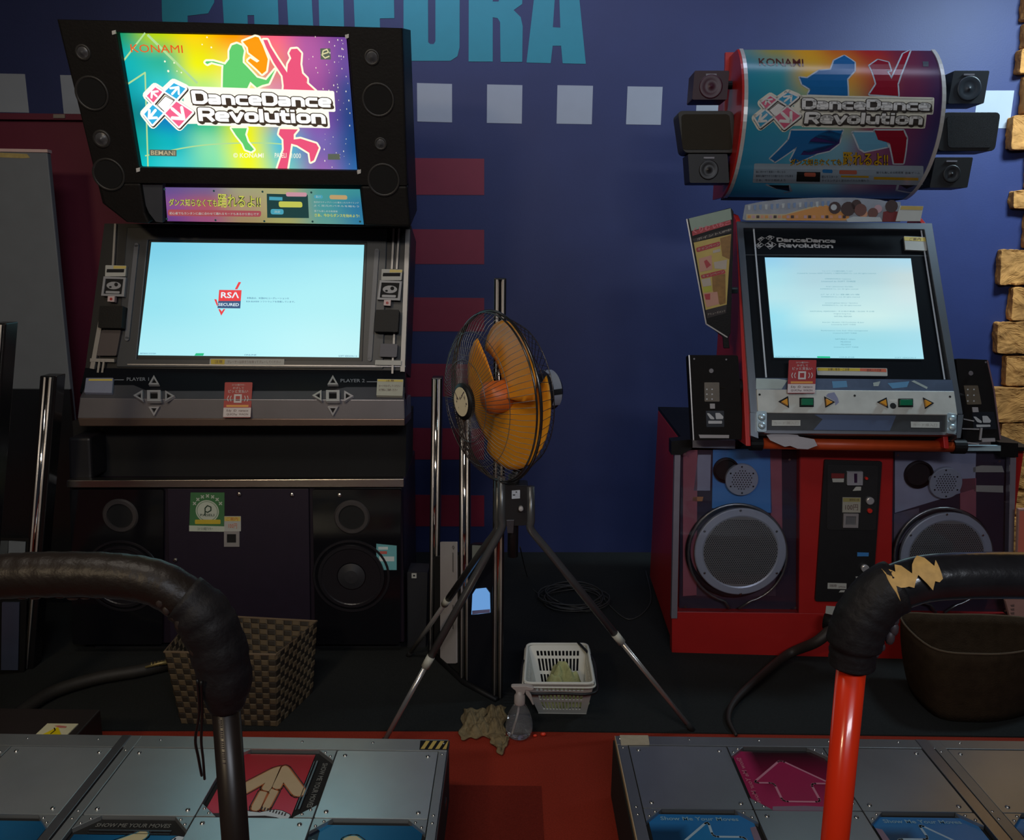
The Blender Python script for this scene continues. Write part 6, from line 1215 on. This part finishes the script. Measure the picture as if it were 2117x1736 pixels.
def lump(name, mt, ctr, rx, ry, h, seed, **kw):
    rs = random.Random(seed); ph = [(rs.uniform(2, 9), rs.uniform(0, 6.28), rs.uniform(2, 9)) for _ in range(7)]
    def f(u, v):
        an = 2*math.pi*u; r = v
        k = sum(math.sin(p[0]*an+p[1]+p[2]*v*2) for p in ph[:3])*.05
        if seed: e = 1+.14*math.sin(3*an+seed)+.08*math.sin(5*an+2*seed)
        x, y = ctr[0]+rx*r*e*math.cos(an), ctr[1]+ry*r*e*math.sin(an)
        z = ctr[2]+h*(1-v**2.2)*(1+.0)+h*.16*math.sin(23*x*4+ph[0][1])*math.cos(19*y*4+ph[1][1])*(1-v**4)+h*.08*math.sin(61*x*3+ph[3][1]+41*y)*(1-v**6)+h*.04*math.sin(130*y*2+90*x)
        return (x, y, max(ctr[2]+.002, z))
    m = MB(None); m.grid(f, 72, 30, True)
    return m.build(name, mt, smooth=True, **kw)
cc = (r0+r1+rb0+rb1)/4
lump('cleaning_cloth', pm('cloth_green', (.34, .36, .17), .95, var=.35, scale=60, bump=.6, bscale=300), (cc.x+.020, cc.y+.010, .012), .086, .072, .135, 2)
tag(bpy.data.objects['cleaning_cloth'], 'crumpled greenish cloth lying inside the white basket', 'cloth')
# spray bottle
p = onZ(1073, 1521); BX, BY = p.x, p.y; k = .00162
t = thing('spray_bottle', (BX, BY, 0), 'clear spray bottle half full of water with frosted trigger head on the mat edge', 'bottle')
CL = bpy.data.materials.new('clear_plastic'); CL.use_nodes = True; b_ = CL.node_tree.nodes['Principled BSDF']; b_.inputs['Transmission Weight'].default_value = .92; b_.inputs['Roughness'].default_value = .03; b_.inputs['IOR'].default_value = 1.12; b_.inputs['Base Color'].default_value = (.93, .94, .95, 1)
WT = bpy.data.materials.new('water'); WT.use_nodes = True; b_ = WT.node_tree.nodes['Principled BSDF']; b_.inputs['Transmission Weight'].default_value = 1; b_.inputs['Roughness'].default_value = 0; b_.inputs['IOR'].default_value = 1.12; b_.inputs['Base Color'].default_value = (.92, .95, .97, 1)
fl = Floor(0); prof = [(.018, .004), (.034, .005), (.041, .012), (.0455, .028), (.046, .042), (.043, .064), (.035, .088), (.026, .106), (.019, .118), (.0165, .126)]
m = MB(fl); m.lat(BX, BY, [(.001, .004)]+prof, 40, False); m.build('body', CL, t, smooth=True)
m = MB(fl); m.lat(BX, BY, [(.001, .008), (.033, .009), (.039, .015), (.0432, .028), (.0437, .042), (.0415, .060), (.001, .060)], 40, False); m.build('water', WT, t, smooth=True)
FRO = pm('frosted_plastic', (.62, .55, .50), .35, var=.03, trans=.35)
m = MB(fl); m.lat(BX, BY, [(.0175, .120), (.0185, .124), (.018, .150), (.013, .158), (.010, .168)], 28); m.build('collar', FRO, t, smooth=True)
m = MB(None); m.tube([(BX+.001, BY, .15), (BX-.004, BY, .09), (BX-.018, BY, .014)], .003, 8); m.build('dip_tube', pm('tube_frost', (.6, .6, .58), .4), t, smooth=True)
fr_ = Frame((BX, BY-.009, 0), 0, 0); m = MB(fr_)
m.prism([(-.030, .186), (-.022, .189), (.020, .190), (.044, .184), (.047, .178), (.040, .172), (.020, .174), (.016, .160), (-.012, .160), (-.014, .172), (-.022, .178)], -.018, 0)
m.prism([(.018, .172), (.030, .170), (.040, .150), (.046, .126), (.049, .118), (.044, .118), (.034, .138), (.020, .158)], -.014, -.004); m.build('trigger_head', FRO, t, bev=.003)
# rags
p = onZ(1000, 1510)
def rag(m, quad, nx, ny, hh, seed):
    rs = random.Random(seed); f = quadmap([E_.px(*q) for q in quad]); ph = [rs.uniform(0, 6.28) for _ in range(8)]
    def g(u, v):
        a, b = f(u, v); e = min(u, 1-u, v, 1-v)
        a += .006*math.sin(14*v+ph[0])*(1 if e < .1 else .3); b += .006*math.sin(13*u+ph[1])
        z = .006+hh*min(1, e*5)*(.45+.35*math.sin(7*u+5*v+ph[2])+.30*math.sin(11*v-6*u+ph[3])+.18*math.sin(23*u+ph[4])*math.sin(19*v+ph[5])+.12*math.sin(41*u+33*v+ph[6]))
        return (a, b, max(.004, z))
    m.grid(g, nx, ny)
E_ = Floor(0)
m = MB(None); rag(m, [(958, 1468), (1003, 1470), (1003, 1526), (950, 1532)], 34, 34, .022, 3); rag(m, [(1010, 1462), (1046, 1464), (1042, 1528), (998, 1520)], 30, 34, .026, 6); rag(m, [(1004, 1524), (1040, 1520), (1052, 1532), (1036, 1566)], 26, 26, .014, 9); rag(m, [(985, 1490), (1022, 1482), (1025, 1520), (988, 1525)], 24, 24, .026, 12)
o = m.build('rag', pm('rag_khaki', (.20, .15, .075), .95, var=.4, scale=70, bump=.7, bscale=300), smooth=True); md = o.modifiers.new('Solidify', 'SOLIDIFY'); md.thickness = .003; md.offset = 1
tag(o, 'crumpled khaki rag on the floor left of the spray bottle', 'rag')
for i, (x, y, s_) in enumerate(((1106, 1523, .006), (1123, 1521, .008))):
    q = onZ(x, y); m = MB(None); m.sphere((q.x, q.y, s_*.8), s_, 8, 6, (1.3, .8, .8)); o = m.build('wrapper', pm('wrapper_red', (.8, .05, .02), .3, emis=(.5, .03, .01), es=.0, coat=.5), smooth=True); tag(o, ['smaller red wrapper scrap next to the spray bottle', 'larger red wrapper scrap right of the smaller one'][i], 'wrapper')
# woven basket, left
zr = .25
Rw = [onZ(340, 1347, zr), onZ(570, 1353, zr), onZ(655, 1284, zr), onZ(400, 1270, zr)]; cw = sum(Rw, Vector())/4
bw = onZ(575, 1510, .004); sh_ = Vector((bw.x-Rw[1].x, bw.y-Rw[1].y, 0))
Bw = []
for p in Rw:
    q = cw.lerp(p, .86); Bw.append(Vector((q.x, q.y, .004)))
off_ = Vector((bw.x-Bw[1].x, bw.y-Bw[1].y, 0))*.7; Bw = [q+off_ for q in Bw]
t = thing('woven_basket', (cw.x, cw.y, 0), 'open brown woven strap basket on the mat behind the left safety rail', 'basket')
m = MB(None)
for k in range(4):
    a, b, c_, d = Bw[k], Bw[(k+1) % 4], Rw[(k+1) % 4], Rw[k]; nrm = (b-a).cross(d-a).normalized()
    nu, nv = (15 if k % 2 == 0 else 10), 13
    m.k = 0; m.add([a, b, c_, d], [(0, 1, 2, 3)])
    for i in range(nu):
        for j in range(nv):
            for sgn in (1, -1):
                hi = (i+j) % 2 == 0; m.k = 1 if hi else 0; e = .0035 if hi else .0012; g = .06
                Q = []
                for ins, h in ((0, 0), (.16, e*sgn)):
                    for u, v in ((i+ins, j+ins), (i+1-ins, j+ins), (i+1-ins, j+1-ins), (i+ins, j+1-ins)): Q.append(a.lerp(b, u/nu).lerp(d.lerp(c_, u/nu), v/nv)+nrm*(h+.0005*sgn))
                m.add(Q, [(4, 5, 6, 7), (0, 1, 5, 4), (1, 2, 6, 5), (2, 3, 7, 6), (3, 0, 4, 7)])
m.k = 0; m.add(Bw, [(0, 1, 2, 3)]); m.build('weave', [pm('weave_dark', (.022, .016, .010), .6), pm('weave_brown', (.105, .075, .042), .45, var=.2, scale=40)], t)
m = MB(None); m.tube(Rw, .0045, 8, closed=True); m.build('rim', pm('rim_brown', (.13, .09, .055), .5), t)
# felt basket, right
zf = .27
Rf = cr([onZ(1862, 1272, zf), onZ(1925, 1338, zf), onZ(2030, 1352, zf), onZ(2120, 1345, zf), onZ(2200, 1318, zf), onZ(2160, 1284, zf), onZ(2060, 1272, zf), onZ(1950, 1270, zf)], 6, True); cf = sum(Rf, Vector())/len(Rf)
t = thing('felt_basket', (cf.x, cf.y, 0), 'soft dark brown felt basket on the mat behind the right safety rail', 'basket'); n = len(Rf); m = MB(None)
L0 = [[cf.lerp(p, 1-.16*(i/8)**2)+Vector((0, -.02*i/8, -(zf-.006)*i/8)) for p in Rf] for i in range(9)]
for i in range(8): m.add(L0[i]+L0[i+1], [(k, (k+1) % n, n+(k+1) % n, n+k) for k in range(n)])
m.add(L0[8], [tuple(range(n))]); o = m.build('body', pm('felt_brown', (.034, .022, .013), .95, var=.4, scale=30, bump=.6, bscale=200, spec=.1), t, smooth=True); md = o.modifiers.new('Solidify', 'SOLIDIFY'); md.thickness = .006
m = MB(None); m.tube(Rf, .004, 6, closed=True); m.build('rim', pm('felt_edge', (.075, .05, .028), .9), t, smooth=True)
fr_ = Frame(onY(2100, 1300, 2.98), 0, 0); t = thing('pink_board', fr_.w(0, 0, 0), 'pale pink board with writing at the right edge, behind the felt basket', 'board'); t.location.z = 0
m = MB(fr_); m.prism(m.P([(2106, 1052), (2210, 1050), (2210, 1340), (2100, 1318), (2079, 1242), (2103, 1160)], 0), -.015, 0); m.k = 1; m.flat([(2108, 1056), (2210, 1054), (2210, 1150), (2104, 1150)], .001); m.k = 2
for k in range(5): m.flat([(2089, 1250+k*8), (2097, 1249+k*8), (2097, 1254+k*8), (2091, 1254+k*8)], .002)
m.build('board', [pm('board_pink', (.40, .22, .19), .6, var=.1), pm('board_salmon', (.62, .16, .11), .6), pm('board_ink', (.16, .10, .09), .6)], t, bev=.002)
# cables
CBL = pm('cable_black', (.016, .015, .014), .5, var=.2, scale=80)
pc = onZ(1186, 1244); m = MB(None); rs = random.Random(4); pts = []
for k in range(150):
    an = k*.28; r = .115+.02*math.sin(k*.37); pts.append((pc.x+r*math.cos(an)*1.25, pc.y+r*math.sin(an)*1.1, .01+.006*(k/30)+.003*math.sin(k)))
m.tube(pts, .0035, 6); m.tube(cr([pts[0], onZ(1300, 1280, .01), onZ(1345, 1245, .01), onZ(1335, 1180, .03)], 8), .003, 6); m.tube(cr([pts[40], onZ(1110, 1225, .01), onZ(1090, 1190, .01), onY(1075, 1130, 2.9)], 8), .0025, 6)
tag(m.build('cable_coil', pm('cable_grey', (.04, .04, .038), .5), smooth=True), 'loose coil of thin dark cable on the mat behind the fan', 'cable')
P = [onZ(x, y, .03) for x, y in [(-60, 1560), (8, 1508), (45, 1470), (110, 1430), (200, 1402), (290, 1386), (350, 1372)]]; pth = cr(P, 8)
m = MB(None); m.tube(pth, [.024*(1+.02*math.sin(i*2)) for i in range(len(pth))], 14); m.k = 1; m.tube([onZ(300, 1379, .055), onZ(330, 1371, .058), onZ(356, 1367, .06)], [.004, .007, .009], 10)
for k in range(6): x = 312+k*7; m.tube([onZ(x, 1376-(x-300)*.17, .057), onZ(x+3, 1375.5-(x-300)*.17, .057)], .0095, 10)
tag(m.build('cable_sleeve', [pm('sleeve_black', (.022, .020, .018), .6, var=.5, scale=200), pm('fitting_brass', (.30, .24, .10), .4, .6)], smooth=True), 'thick black sleeved cable with brass fitting curving along the floor at lower left', 'cable')
P = [onY(1730, 1288, 2.97), onY(1690, 1325, 2.95), onZ(1630, 1352, .04), onZ(1570, 1400, .03), onZ(1520, 1448, .03), onZ(1506, 1485, .02), onZ(1522, 1520, .012)]; pth = cr(P, 8)
m = MB(None); m.tube(pth, [lerp(.024, .005, (i/len(pth))**1.1) for i in range(len(pth))], 12); m.k = 1; m.tube([onY(1703, 1283, 2.99), onY(1735, 1290, 2.96)], .03, 10); tag(m.build('power_cable', [pm('cable_brownblack', (.020, .014, .012), .55), BLK], smooth=True), 'thick dark cable curving from the red cabinet across the mat to the right stage', 'cable')
